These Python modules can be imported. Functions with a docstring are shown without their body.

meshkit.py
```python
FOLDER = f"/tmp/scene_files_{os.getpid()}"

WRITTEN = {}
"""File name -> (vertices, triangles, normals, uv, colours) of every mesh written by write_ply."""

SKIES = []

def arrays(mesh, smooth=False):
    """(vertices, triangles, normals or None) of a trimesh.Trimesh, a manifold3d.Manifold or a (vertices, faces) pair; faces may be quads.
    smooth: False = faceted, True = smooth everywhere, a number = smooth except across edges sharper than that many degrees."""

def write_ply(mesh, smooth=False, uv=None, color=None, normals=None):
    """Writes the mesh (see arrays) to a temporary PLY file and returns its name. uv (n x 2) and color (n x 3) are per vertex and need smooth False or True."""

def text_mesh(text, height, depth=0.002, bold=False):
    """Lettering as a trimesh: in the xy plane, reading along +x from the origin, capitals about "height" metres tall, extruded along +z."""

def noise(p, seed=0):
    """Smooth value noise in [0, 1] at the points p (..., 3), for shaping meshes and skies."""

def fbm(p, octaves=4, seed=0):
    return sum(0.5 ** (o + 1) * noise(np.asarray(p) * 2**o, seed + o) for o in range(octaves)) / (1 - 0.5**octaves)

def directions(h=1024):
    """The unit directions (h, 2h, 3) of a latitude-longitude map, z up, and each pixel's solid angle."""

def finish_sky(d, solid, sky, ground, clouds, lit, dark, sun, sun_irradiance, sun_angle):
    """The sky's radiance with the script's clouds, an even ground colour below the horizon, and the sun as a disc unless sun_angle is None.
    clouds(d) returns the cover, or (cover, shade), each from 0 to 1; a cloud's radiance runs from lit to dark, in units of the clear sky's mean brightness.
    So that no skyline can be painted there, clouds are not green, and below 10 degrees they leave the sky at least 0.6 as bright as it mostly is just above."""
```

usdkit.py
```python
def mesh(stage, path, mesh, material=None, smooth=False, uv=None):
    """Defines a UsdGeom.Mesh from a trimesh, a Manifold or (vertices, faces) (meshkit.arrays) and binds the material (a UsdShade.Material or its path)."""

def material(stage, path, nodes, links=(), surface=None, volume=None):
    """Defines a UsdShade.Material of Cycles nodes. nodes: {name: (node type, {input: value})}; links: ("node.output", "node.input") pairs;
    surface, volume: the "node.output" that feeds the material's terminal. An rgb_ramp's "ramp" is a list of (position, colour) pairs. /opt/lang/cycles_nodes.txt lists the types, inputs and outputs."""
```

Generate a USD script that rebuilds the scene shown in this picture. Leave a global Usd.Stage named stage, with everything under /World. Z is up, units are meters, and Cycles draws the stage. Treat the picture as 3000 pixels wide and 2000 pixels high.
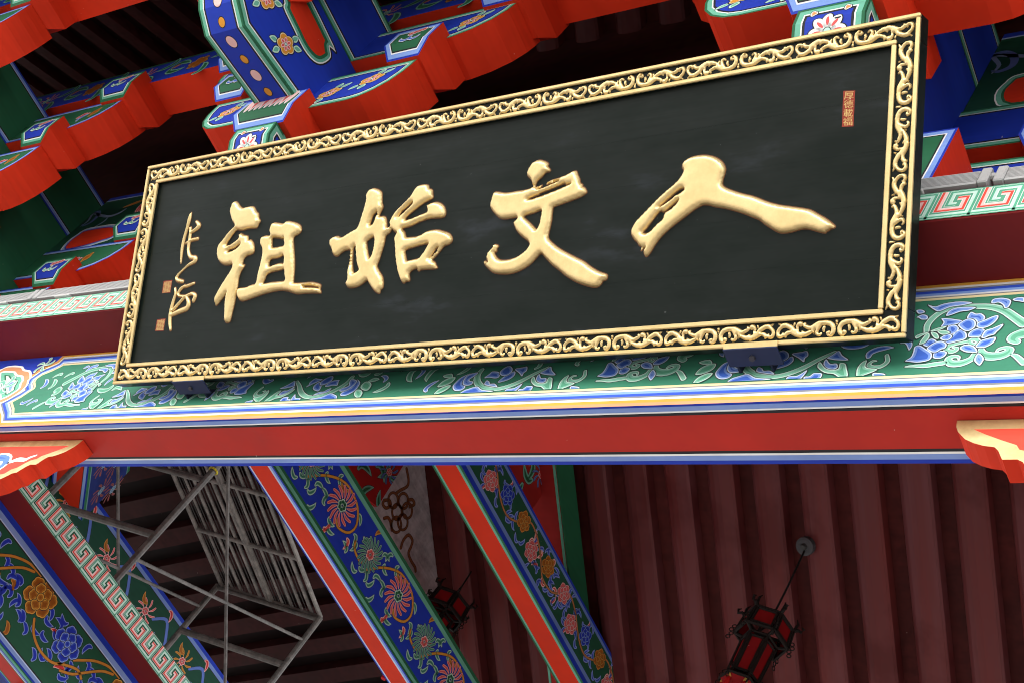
"""A painted timber gate hall seen from below: a black lacquered plaque with gilt characters over a painted lintel."""
import math, random
import numpy as np, trimesh, usdkit
from pxr import Usd, UsdGeom, UsdLux, UsdShade, Gf, Sdf, Vt
from shapely.geometry import Polygon, Point, LineString, box as sbox
from shapely.ops import unary_union
from shapely import affinity

stage = Usd.Stage.CreateInMemory()
UsdGeom.SetStageUpAxis(stage, UsdGeom.Tokens.z)
UsdGeom.SetStageMetersPerUnit(stage, 1.0)
UsdGeom.Xform.Define(stage, '/World'); UsdGeom.Scope.Define(stage, '/World/Looks')
stage.SetDefaultPrim(stage.GetPrimAtPath('/World'))
LOOK = '/World/Looks/'
rng = random.Random(7)

# ------------------------------------------------------------------ camera, sky, sun, exposure
RX, RY, RZ = (np.array(v) for v in ((0.783722, 0.410447, 0.466157), (-0.05399, 0.79272, -0.60719), (-0.61876, 0.45070, 0.64343)))
RZ = RZ / np.linalg.norm(RZ); RX = RX - RZ * (RX @ RZ); RX /= np.linalg.norm(RX); RY = np.cross(RZ, RX)
CAM = (0.0, -2.4, 1.6)
cam = UsdGeom.Camera.Define(stage, '/World/camera')
m = Gf.Matrix4d(*RX, 0, *(-RY), 0, *(-RZ), 0, *CAM, 1)
cam.AddTransformOp().Set(m)
cam.CreateHorizontalApertureAttr(36.0); cam.CreateVerticalApertureAttr(36.0 * 682 / 1024)
cam.CreateFocalLengthAttr(36.0 * 4370 / 3000)
cam.CreateClippingRangeAttr(Gf.Vec2f(0.05, 2000))
cam.CreateExposureAttr(2.0)
dome = UsdLux.DomeLight.Define(stage, '/World/sky')
dome.GetPrim().SetCustomDataByKey('kind', 'structure')
SUN_EL, SUN_AZ = math.radians(16), math.radians(188)      # rotation = atan2(x, y) of the direction to the sun
usdkit.material(stage, LOOK + 'sky_look', {
    'sky': ('sky_texture', {'sky_type': 'single_scattering', 'sun_disc': False, 'sun_elevation': SUN_EL, 'sun_rotation': SUN_AZ}),
    'tc': ('texture_coordinate', {}), 'n': ('noise_texture', {'scale': 2.2, 'detail': 6.0, 'roughness': 0.55}),
    'r': ('rgb_ramp', {'ramp': [(0.0, (0.80, 0.80, 0.80)), (0.42, (0.86, 0.86, 0.86)), (0.7, (1, 1, 1))]}),
    'cl': ('rgb_ramp', {'ramp': [(0.25, (5.0, 5.15, 5.4)), (0.75, (8.6, 8.6, 8.6))]}),
    'mix': ('mix', {'mix_type': 'mix'}), 'bg': ('background_shader', {'strength': 0.10})},
    [('tc.generated', 'n.vector'), ('n.fac', 'r.fac'), ('n.fac', 'cl.fac'), ('sky.color', 'mix.color1'), ('cl.color', 'mix.color2'), ('r.color', 'mix.fac'), ('mix.color', 'bg.color')], surface='bg.background')
UsdShade.MaterialBindingAPI.Apply(dome.GetPrim()).Bind(UsdShade.Material.Get(stage, LOOK + 'sky_look'))
sun = UsdLux.DistantLight.Define(stage, '/World/sun')
sun.CreateIntensityAttr(0.27); sun.CreateAngleAttr(75.0); sun.CreateColorAttr(Gf.Vec3f(1.0, 0.95, 0.88))
sun.GetPrim().CreateAttribute('inputs:normalize', Sdf.ValueTypeNames.Bool).Set(True)
sd = np.array([math.sin(SUN_AZ) * math.cos(SUN_EL), math.cos(SUN_AZ) * math.cos(SUN_EL), math.sin(SUN_EL)])
zx = sd; xx = np.cross([0, 0, 1.0], zx); xx /= np.linalg.norm(xx); yy = np.cross(zx, xx)
sun.AddTransformOp().Set(Gf.Matrix4d(*xx, 0, *yy, 0, *zx, 0, 0, 0, 0, 1))

# ------------------------------------------------------------------ materials
def painted(name, rough, noise_scale=3.0, amount=0.10, bump=0.02, spec=0.4, dirt=0.0):
    nodes = {'a': ('attribute', {'attribute': 'Cd'}), 'tc': ('geometry', {}),
             'n': ('noise_texture', {'scale': noise_scale, 'detail': 5.0, 'roughness': 0.6}),
             'r': ('rgb_ramp', {'ramp': [(0.3, (1 - amount,) * 3), (0.7, (1 + 0.4 * amount,) * 3)]}),
             'm': ('mix', {'mix_type': 'multiply', 'fac': 1.0}),
             'n2': ('noise_texture', {'scale': 60.0, 'detail': 3.0}), 'b': ('bump', {'strength': bump, 'distance': 0.01}),
             'rr': ('rgb_ramp', {'ramp': [(0.3, (rough - 0.08,) * 3), (0.7, (rough + 0.1,) * 3)]}),
             'sp': ('noise_texture', {'scale': 55.0, 'detail': 1.0}), 'spr': ('rgb_ramp', {'ramp': [(0.815, (0, 0, 0)), (0.84, (0.5,) * 3)]}), 'sm': ('mix', {'color2': (0.55, 0.50, 0.45)}),
             'bm': ('mapping', {'scale': (2.0, 2.0, 30.0)}), 'bs': ('noise_texture', {'scale': 2.0, 'detail': 4.0}), 'br': ('rgb_ramp', {'ramp': [(0.3, (1 - amount * .5,) * 3), (0.7, (1 + amount * .2,) * 3)]}), 'bx': ('mix', {'mix_type': 'multiply', 'fac': 1.0}),
             'p': ('principled_bsdf', {'specular_ior_level': spec})}
    links = [('tc.position', 'n.vector'), ('tc.position', 'n2.vector'), ('n.fac', 'r.fac'), ('tc.position', 'sp.vector'), ('sp.fac', 'spr.fac'), ('spr.color', 'sm.fac'), ('tc.position', 'bm.vector'), ('bm.vector', 'bs.vector'), ('bs.fac', 'br.fac'), ('a.color', 'bx.color1'), ('br.color', 'bx.color2'), ('bx.color', 'sm.color1'), ('sm.color', 'm.color1'), ('r.color', 'm.color2'),
             ('m.color', 'p.base_color'), ('n.fac', 'rr.fac'), ('rr.color', 'p.roughness'), ('n2.fac', 'b.height'), ('b.normal', 'p.normal')]
    if dirt:
        nodes['n3'] = ('noise_texture', {'scale': 14.0, 'detail': 8.0, 'roughness': 0.7})
        nodes['r3'] = ('rgb_ramp', {'ramp': [(0.35, (1 - dirt,) * 3), (0.6, (1, 1, 1))]})
        nodes['m3'] = ('mix', {'mix_type': 'multiply', 'fac': 1.0})
        links = [l for l in links if l != ('m.color', 'p.base_color')] + [('tc.position', 'n3.vector'), ('n3.fac', 'r3.fac'), ('m.color', 'm3.color1'), ('r3.color', 'm3.color2'), ('m3.color', 'p.base_color')]
    return usdkit.material(stage, LOOK + name, nodes, links, surface='p.BSDF')

PAINT = painted('oil_paint', 0.55, amount=0.16, bump=0.05, spec=0.10)
FLAT = painted('decor_paint', 0.55, amount=0.14, bump=0.03, spec=0.12)
OLD = painted('weathered_paint', 0.65, noise_scale=2.0, amount=0.35, bump=0.06, spec=0.10, dirt=0.35)
RAFT = usdkit.material(stage, LOOK + 'old_red_rafter', {'a': ('attribute', {'attribute': 'Cd'}), 'g': ('geometry', {}), 'mp': ('mapping', {'scale': (11.0, 0.7, 0.7)}), 'n': ('noise_texture', {'scale': 1.0, 'detail': 5.0, 'roughness': 0.6}),
    'r': ('rgb_ramp', {'ramp': [(0.32, (0.98, 0.68, 0.62)), (0.5, (0.85, 0.80, 0.80)), (0.68, (0.90, 1.10, 1.20))]}), 'm': ('mix', {'mix_type': 'multiply', 'fac': 1.0}),
    'n2': ('noise_texture', {'scale': 1.6, 'detail': 6.0, 'roughness': 0.6}), 'r2': ('rgb_ramp', {'ramp': [(0.36, (0.72, 0.5, 0.5)), (0.46, (1, 1, 1)), (0.64, (1, 1, 1)), (0.74, (1.3, 1.35, 1.4))]}), 'm2': ('mix', {'mix_type': 'multiply', 'fac': 1.0}),
    'b': ('bump', {'strength': 0.15, 'distance': 0.01}), 'p': ('principled_bsdf', {'roughness': 0.55, 'specular_ior_level': 0.2})},
    [('g.position', 'mp.vector'), ('mp.vector', 'n.vector'), ('n.fac', 'r.fac'), ('a.color', 'm.color1'), ('r.color', 'm.color2'), ('g.position', 'n2.vector'), ('n2.fac', 'r2.fac'), ('m.color', 'm2.color1'), ('r2.color', 'm2.color2'), ('m2.color', 'p.base_color'), ('n.fac', 'b.height'), ('b.normal', 'p.normal')], surface='p.BSDF')
STEEL = painted('worn_steel', 0.55, noise_scale=9.0, amount=0.4, bump=0.1, dirt=0.5)
METAL = painted('brushed_aluminium', 0.5, amount=0.08, bump=0.0, spec=0.3)
STONE = painted('paving', 0.7, noise_scale=0.8, amount=0.15, bump=0.1)
GOLD = usdkit.material(stage, LOOK + 'gilding', {
    'tc': ('geometry', {}), 'n': ('noise_texture', {'scale': 9.0, 'detail': 6.0, 'roughness': 0.65}),
    'r': ('rgb_ramp', {'ramp': [(0.3, (0.58, 0.43, 0.19)), (0.7, (0.65, 0.50, 0.245))]}),
    'rr': ('rgb_ramp', {'ramp': [(0.3, (0.25,) * 3), (0.7, (0.36,) * 3)]}),
    'n2': ('noise_texture', {'scale': 120.0, 'detail': 2.0}), 'b': ('bump', {'strength': 0.03, 'distance': 0.003}),
    'p': ('principled_bsdf', {'metallic': 0.62, 'specular_ior_level': 0.5})},
    [('tc.position', 'n.vector'), ('tc.position', 'n2.vector'), ('n.fac', 'r.fac'), ('r.color', 'p.base_color'), ('n.fac', 'rr.fac'), ('rr.color', 'p.roughness'), ('n2.fac', 'b.height'), ('b.normal', 'p.normal')], surface='p.BSDF')
LACQUER = usdkit.material(stage, LOOK + 'black_lacquer', {
    'tc': ('texture_coordinate', {}), 'mp': ('mapping', {'scale': (1.0, 3.0, 3.0)}),
    'n': ('noise_texture', {'scale': 2.6, 'detail': 7.0, 'roughness': 0.62}),
    'g': ('geometry', {}), 'w': ('noise_texture', {'scale': 1.0, 'detail': 4.0}), 'mpw': ('mapping', {'scale': (3.0, 60.0, 60.0)}),
    'r': ('rgb_ramp', {'ramp': [(0.35, (0.0035, 0.0060, 0.0048)), (0.60, (0.0050, 0.0075, 0.0065)), (0.76, (0.016, 0.020, 0.024))]}),
    'dust': ('noise_texture', {'scale': 70.0, 'detail': 2.0}), 'dr': ('rgb_ramp', {'ramp': [(0.77, (0, 0, 0)), (0.82, (0.25,) * 3)]}),
    'dm': ('mix', {'color2': (0.35, 0.36, 0.36)}),
    'rr': ('rgb_ramp', {'ramp': [(0.35, (0.27,) * 3), (0.65, (0.40,) * 3)]}),
    'b': ('bump', {'strength': 0.10, 'distance': 0.004}),
    'p': ('principled_bsdf', {'specular_ior_level': 0.10})},
    [('g.position', 'mp.vector'), ('mp.vector', 'n.vector'), ('g.position', 'mpw.vector'), ('mpw.vector', 'w.vector'), ('g.position', 'dust.vector'), ('dust.fac', 'dr.fac'),
     ('n.fac', 'r.fac'), ('r.color', 'dm.color1'), ('dr.color', 'dm.fac'), ('dm.color', 'p.base_color'), ('n.fac', 'rr.fac'), ('rr.color', 'p.roughness'), ('w.fac', 'b.height'), ('b.normal', 'p.normal')], surface='p.BSDF')

# pigments (linear base colours)
RED = (0.60, 0.033, 0.010); BEAMRED = (0.44, 0.026, 0.018); MAROON = (0.165, 0.014, 0.015); BROWN = (0.075, 0.018, 0.016)
BLUE = (0.015, 0.041, 0.39); LBLUE = (0.20, 0.33, 0.72); PALE = (0.48, 0.60, 0.80); WHITE = (0.80, 0.81, 0.80); BLACK = (0.022, 0.022, 0.026)
GREEN = (0.022, 0.125, 0.060); LGREEN = (0.14, 0.42, 0.30); MINT = (0.46, 0.70, 0.60); FRIEZE = (0.042, 0.20, 0.125)
ORANGE = (0.62, 0.27, 0.035); OUTLINE = (0.045, 0.05, 0.06); YELLOW = (0.60, 0.30, 0.045); PEACH = (0.62, 0.28, 0.14); CREAM = (0.74, 0.62, 0.36); PINK = (0.80, 0.50, 0.48)
ROSE = (0.62, 0.10, 0.10); GREY = (0.20, 0.20, 0.22); DKGREEN = (0.012, 0.060, 0.036); MIDBLUE = (0.07, 0.16, 0.60)
TUBE = (0.15, 0.135, 0.125); ALU = (0.34, 0.345, 0.35); SCARLET = (0.70, 0.060, 0.035)

# ------------------------------------------------------------------ prim helpers
used = {}
def numbered(parent, name):
    k = (parent, name); n = used.get(k, -1) + 1; used[k] = n
    return f'{parent}/{name}' if n == 0 else f'{parent}/{name}_{n:03d}'
origin = {}
def tag(p, label=None, cat=None, group=None, kind=None):
    for k, v in (('label', label), ('category', cat), ('group', group), ('kind', kind)):
        if v: p.SetCustomDataByKey(k, v)
    return p
def thing(name, loc, label, cat, group=None, kind=None):
    x = UsdGeom.Xform.Define(stage, numbered('/World', name)); x.AddTranslateOp().Set(Gf.Vec3d(*map(float, loc)))
    p = x.GetPrim(); origin[str(p.GetPath())] = np.array(loc, float)
    return tag(p, label, cat, group, kind)
def struct(name, loc=(0, 0, 0), kind='structure'):
    x = UsdGeom.Xform.Define(stage, numbered('/World', name)); x.AddTranslateOp().Set(Gf.Vec3d(*map(float, loc)))
    p = x.GetPrim(); origin[str(p.GetPath())] = np.array(loc, float)
    return tag(p, kind=kind)
def copy_of(src, name, loc, label, cat=None, group=None):
    x = UsdGeom.Xform.Define(stage, numbered('/World', name))
    p = x.GetPrim(); p.GetReferences().AddInternalReference(src.GetPath()); p.SetInstanceable(True)
    x.ClearXformOpOrder(); x.AddTranslateOp().Set(Gf.Vec3d(*map(float, loc)))
    return tag(p, label, cat or src.GetCustomDataByKey('category'), group)

class MB:
    """Collects faces with a colour per vertex; build() makes ONE mesh."""
    def __init__(s): s.v, s.f, s.c, s.n = [], [], [], 0
    def add(s, v, f, c):
        v = np.asarray(v, float); f = np.asarray(f, int)
        if f.ndim == 2 and f.shape[1] == 4: f = np.vstack([f[:, [0, 1, 2]], f[:, [0, 2, 3]]])
        if len(f) == 0: return s
        v = v[f].reshape(-1, 3); f = np.arange(len(v)).reshape(-1, 3)
        s.v.append(v); s.f.append(f + s.n); s.c.append(np.tile(c, (len(v), 1))); s.n += len(v); return s
    def tm(s, t, c): return s.add(t.vertices, t.faces, c)
    def box(s, lo, hi, c, bev=0.0):
        lo, hi = np.minimum(lo, hi), np.maximum(lo, hi)
        if bev:
            return s.tm(bevel_box(lo, hi, bev), c)
        x, y, z = zip(lo, hi)
        v = [(x[i], y[j], z[k]) for i in (0, 1) for j in (0, 1) for k in (0, 1)]
        return s.add(v, [(0, 1, 3, 2), (4, 6, 7, 5), (0, 4, 5, 1), (2, 3, 7, 6), (0, 2, 6, 4), (1, 5, 7, 3)], c)
    def prism(s, pts, axis, a, b, c):
        """Extrudes an outline along an axis: axis 'y' takes (x, z) points, 'x' takes (y, z), 'z' takes (x, y)."""
        poly = pts if hasattr(pts, 'exterior') else Polygon(pts).buffer(0)
        t = trimesh.creation.extrude_polygon(poly, abs(b - a), engine='earcut'); q = np.array(t.vertices); lo = min(a, b)
        if axis == 'y': v = np.c_[q[:, 0], lo + q[:, 2], q[:, 1]]; f = t.faces[:, ::-1]
        elif axis == 'x': v = np.c_[lo + q[:, 2], q[:, 0], q[:, 1]]; f = t.faces
        else: v = np.c_[q[:, 0], q[:, 1], lo + q[:, 2]]; f = t.faces
        return s.add(v, f, c)
    def tube(s, pts, r, c, n=10, caps=True):
        p = np.asarray(pts, float); t = np.gradient(p, axis=0); t /= np.linalg.norm(t, axis=1, keepdims=True)
        a = np.cross(t, np.where(np.abs(t[:, 2:]) < .9, [0, 0, 1.0], [1.0, 0, 0])); a /= np.linalg.norm(a, axis=1, keepdims=True); b = np.cross(t, a)
        th = np.arange(n) * 2 * np.pi / n; r = np.broadcast_to(r, (len(p),))
        v = (p[:, None] + r[:, None, None] * (np.cos(th)[None, :, None] * a[:, None] + np.sin(th)[None, :, None] * b[:, None])).reshape(-1, 3)
        f = [(i * n + j, i * n + (j + 1) % n, (i + 1) * n + (j + 1) % n, (i + 1) * n + j) for i in range(len(p) - 1) for j in range(n)]
        s.add(v, f, c)
        if caps:
            for o in (0, (len(p) - 1) * n): s.add(v[o:o + n], [(0, i, i + 1) for i in range(1, n - 1)], c)
        return s
    def build(s, name, mat, parent=None, label=None, kind=None, smooth=False):
        par = str(parent.GetPath()) if parent is not None else '/World'
        v = np.vstack(s.v) - origin.get('/' + '/'.join(par.split('/')[1:3]), 0) if parent is not None else np.vstack(s.v)
        f = np.vstack(s.f); c = np.vstack(s.c)
        me = usdkit.mesh(stage, numbered(par, name), (v, f), mat, smooth=False)
        UsdGeom.PrimvarsAPI(me).CreatePrimvar('Cd', Sdf.ValueTypeNames.Color3fArray, 'vertex').Set(Vt.Vec3fArray.FromNumpy(c.astype(np.float32)))
        p = me.GetPrim(); tag(p, label, None, None, kind)
        return p

def bevel_box(lo, hi, b):
    lo, hi = np.array(lo, float), np.array(hi, float); b = min(b, (hi - lo).min() * .45); P = []
    for i in (0, 1):
        for j in (0, 1):
            for k in (0, 1):
                cnr = np.array([(lo, hi)[i][0], (lo, hi)[j][1], (lo, hi)[k][2]]); sg = np.array([1 - 2 * i, 1 - 2 * j, 1 - 2 * k])
                for ax in range(3):
                    q = cnr + sg * b; q[ax] = cnr[ax]; P.append(q)
    return trimesh.convex.convex_hull(np.array(P))

# ------------------------------------------------------------------ paint: flat shapes laid on a surface, each layer a hair above the one below
EPS = 0.00015
class Paint:
    def __init__(s, fmap, clip=None, cuts=()): s.map, s.clip, s.cuts, s.items = fmap, clip, cuts, []
    def add(s, g, c, layer):
        if s.clip is not None: g = g.intersection(s.clip)
        s.items.append((g, c, layer)); return s
    def pts(s, pts, c, layer): return s.add(Polygon(pts).buffer(0), c, layer)
    def rings(s, g, steps, layer=0):
        """steps: (colour, inset before it) from the outside in."""
        for c, inset in steps:
            if inset: g = g.buffer(-inset, join_style=2)
            s.add(g, c, layer); layer += 1
        return g, layer
    def into(s, mb):
        for g, c, layer in s.items:
            parts = [g]
            for ax, val in s.cuts:
                big = 100; new = []
                for q in parts:
                    for half in ((sbox(-big, -big, val, big), sbox(val, -big, big, big)) if ax == 0 else (sbox(-big, -big, big, val), sbox(-big, val, big, big))):
                        new.append(q.intersection(half))
                parts = new
            for q in parts:
                for poly in getattr(q, 'geoms', [q]):
                    if poly.geom_type != 'Polygon' or poly.area < 2e-7: continue
                    v, f = trimesh.creation.triangulate_polygon(poly, engine='earcut')
                    if len(f): mb.add(s.map(v[:, 0], v[:, 1], (layer + 1) * EPS), f, c)
        return mb
    def build(s, name, parent, mat=None, label=None): return s.into(MB()).build(name, mat or FLAT, parent, label)

def on_y(y): return lambda u, v, h: np.c_[u, np.full(len(u), y) - h, v]          # u = x, v = z, seen from the front
def on_x(x): return lambda u, v, h: np.c_[np.full(len(u), x) + h, u, v]          # u = y, v = z, seen from the right
def on_z(z): return lambda u, v, h: np.c_[u, v, np.full(len(u), z) - h]          # u = x, v = y, seen from below

def smooth_line(p, n=5, closed=False):
    p = np.asarray(p, float); m = len(p); out = []
    if m < 3: return p
    idx = lambda i: p[i % m] if closed else p[min(max(i, 0), m - 1)]
    for i in range(m if closed else m - 1):
        a, b, c, d = idx(i - 1), idx(i), idx(i + 1), idx(i + 2)
        for t in np.arange(n) / n:
            out.append(.5 * (2 * b + (c - a) * t + (2 * a - 5 * b + 4 * c - d) * t * t + (3 * b - 3 * c + d - a) * t ** 3))
    if not closed: out.append(p[-1])
    return np.array(out)
def blob(pts, n=4): return Polygon(smooth_line(pts, n, True)).buffer(0)
def stroke(pts, w=None, n=4):
    """A tapering brush stroke: points (x, y) with half widths."""
    p = np.asarray(pts, float)
    if w is not None: p = np.c_[p[:, :2], np.broadcast_to(w, (len(p),))]
    p = smooth_line(p, n); g = []
    for (x0, y0, r0), (x1, y1, r1) in zip(p[:-1], p[1:]):
        r0, r1 = max(r0, 1e-4), max(r1, 1e-4)
        g.append(unary_union([Point(x0, y0).buffer(r0, 5), Point(x1, y1).buffer(r1, 5)]).convex_hull)
    return unary_union(g)
def comma(x, y, ang, L, curl=1, fat=0.3):
    """A curled leaf: tail at (x, y), head turning to one side."""
    a = np.array([(0, 0, .02), (.35, .02, fat * .55), (.7, .12 * curl, fat * .75), (.95, .35 * curl, fat * .7), (.92, .62 * curl, fat * .45)])
    c, s_ = math.cos(ang), math.sin(ang)
    return stroke(np.c_[x + L * (a[:, 0] * c - a[:, 1] * s_), y + L * (a[:, 0] * s_ + a[:, 1] * c), a[:, 2] * L * .85], n=3)
def lobed(x, y, r, n, depth=.14, sx=1, sy=1, rot=0):
    th = np.linspace(0, 2 * np.pi, 12 * n, endpoint=False); q = r * (1 - depth + depth * np.abs(np.cos(n * th / 2)) * 2 - depth)
    g = Polygon(np.c_[q * np.cos(th), q * np.sin(th)]); g = affinity.rotate(affinity.scale(g, sx, sy, origin=(0, 0)), math.degrees(rot), origin=(0, 0))
    return affinity.translate(g, x, y)
def tinted(P, g, layer, edge, mid, core, out=.0035, d1=.004, d2=.012, line=BLACK):
    if out: P.add(g.buffer(out, 4), line, layer)
    P.add(g, edge, layer + 1); P.add(g.buffer(-d1, 4), mid, layer + 2); P.add(g.buffer(-d2, 4), core, layer + 3)
BL = ((0.64, 0.74, 0.88), (0.18, 0.30, 0.68), (0.045, 0.12, 0.50)); GR = ((0.60, 0.80, 0.71), (0.22, 0.50, 0.38), (0.10, 0.34, 0.22))
DB = ((0.22, 0.33, 0.66), (0.02, 0.05, 0.42), (0.012, 0.03, 0.36)); DO = ((0.55, 0.28, 0.06), (0.36, 0.13, 0.02), (0.30, 0.09, 0.012)); DP = (PINK, ROSE, (0.45, 0.03, 0.03))
DG = ((0.16, 0.36, 0.28), (0.03, 0.15, 0.09), (0.02, 0.10, 0.06))
def petal(x, y, r, a):
    return unary_union([Point(x + r * .42 * math.cos(a + d), y + r * .42 * math.sin(a + d)).buffer(r * .56, 5) for d in (-1.15, 0, 1.15)] + [Point(x - r * .25 * math.cos(a), y - r * .25 * math.sin(a)).buffer(r * .5, 5)])
def peony(P, x, y, r, cols, layer=1, out=.003, sx=1, sy=1, rot=0):
    for ring, (R, n, q) in enumerate(((.68, 6, .40), (.40, 5, .33), (0, 1, .20))):
        for k in range(n):
            a = 2 * np.pi * k / n + ring * .6 + .3 + rot
            g = petal(x + R * r * math.cos(a) * sx, y + R * r * math.sin(a) * sy, q * r, a) if ring < 2 else Point(x, y).buffer(q * r)
            tinted(P, g, layer + ring * 8 + 4 * (k % 2), *cols, out=out, d1=r * .05, d2=r * .13)
def mum(P, x, y, r, outer, inner, layer=1, n=15):
    for k in range(n):
        a = 2 * np.pi * k / n; g = stroke([(x + .38 * r * math.cos(a), y + .38 * r * math.sin(a), .03 * r), (x + .7 * r * math.cos(a + .1), y + .7 * r * math.sin(a + .1), .085 * r), (x + r * math.cos(a + .28), y + r * math.sin(a + .28), .07 * r)], n=2)
        P.add(g.buffer(.0025), BLACK, layer); P.add(g, outer[0], layer + 1); P.add(g.buffer(-.03 * r), outer[1], layer + 2)
    for k in range(6):
        a = k * 1.047; g = Point(x + .2 * r * math.cos(a), y + .2 * r * math.sin(a)).buffer(.15 * r, 4)
        P.add(g.buffer(.0025), BLACK, layer + 3); P.add(g, inner[0], layer + 4); P.add(g.buffer(-.06 * r), inner[1], layer + 5)
def rosette(P, x, y, r, layer=3, sx=1, sy=1, rot=0, petals=6, field=True, leaves=True):
    def at(a, q): 
        px, py = q * math.cos(a) * sx, q * math.sin(a) * sy; return x + px * math.cos(rot) - py * math.sin(rot), y + px * math.sin(rot) + py * math.cos(rot)
    if leaves:
        for a in (.5, 1.15, 3.6, 4.3):
            g = blob([at(a - .12, r), at(a - .22, 1.45 * r), at(a, 1.95 * r), at(a + .22, 1.45 * r), at(a + .12, r)])
            P.add(g.buffer(.003), BLACK, layer); P.add(g, MINT, layer + 1); P.add(g.buffer(-.12 * r), LGREEN, layer + 2)
    if field:
        P.add(lobed(x, y, 1.15 * r, 5, .12, sx, sy, rot), BLACK, layer + 2); P.add(lobed(x, y, 1.05 * r, 5, .12, sx, sy, rot), CREAM, layer + 3); P.add(lobed(x, y, .96 * r, 5, .12, sx, sy, rot), ORANGE, layer + 4)
        P.add(lobed(x, y, .62 * r, 6, .12, sx, sy, rot), BLACK, layer + 5)
    q = .4 * r if field else .62 * r
    for k in range(petals):
        a = k * 2 * np.pi / petals; px, py = at(a, q); g = affinity.rotate(affinity.scale(Point(px, py).buffer(q * .5, 5), (1.25 if field else 1.6) * sx, sy), math.degrees(a + rot))
        if not field: P.add(g.buffer(.004), BLACK, layer + 5)
        P.add(g, PINK if field else WHITE, layer + 6); P.add(g.buffer(-q * (.22 if field else .34)), ROSE, layer + 7)
    P.add(Point(x, y).buffer(q * .42), BLACK, layer + 7); P.add(Point(x, y).buffer(q * .34), MINT, layer + 8)

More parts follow.
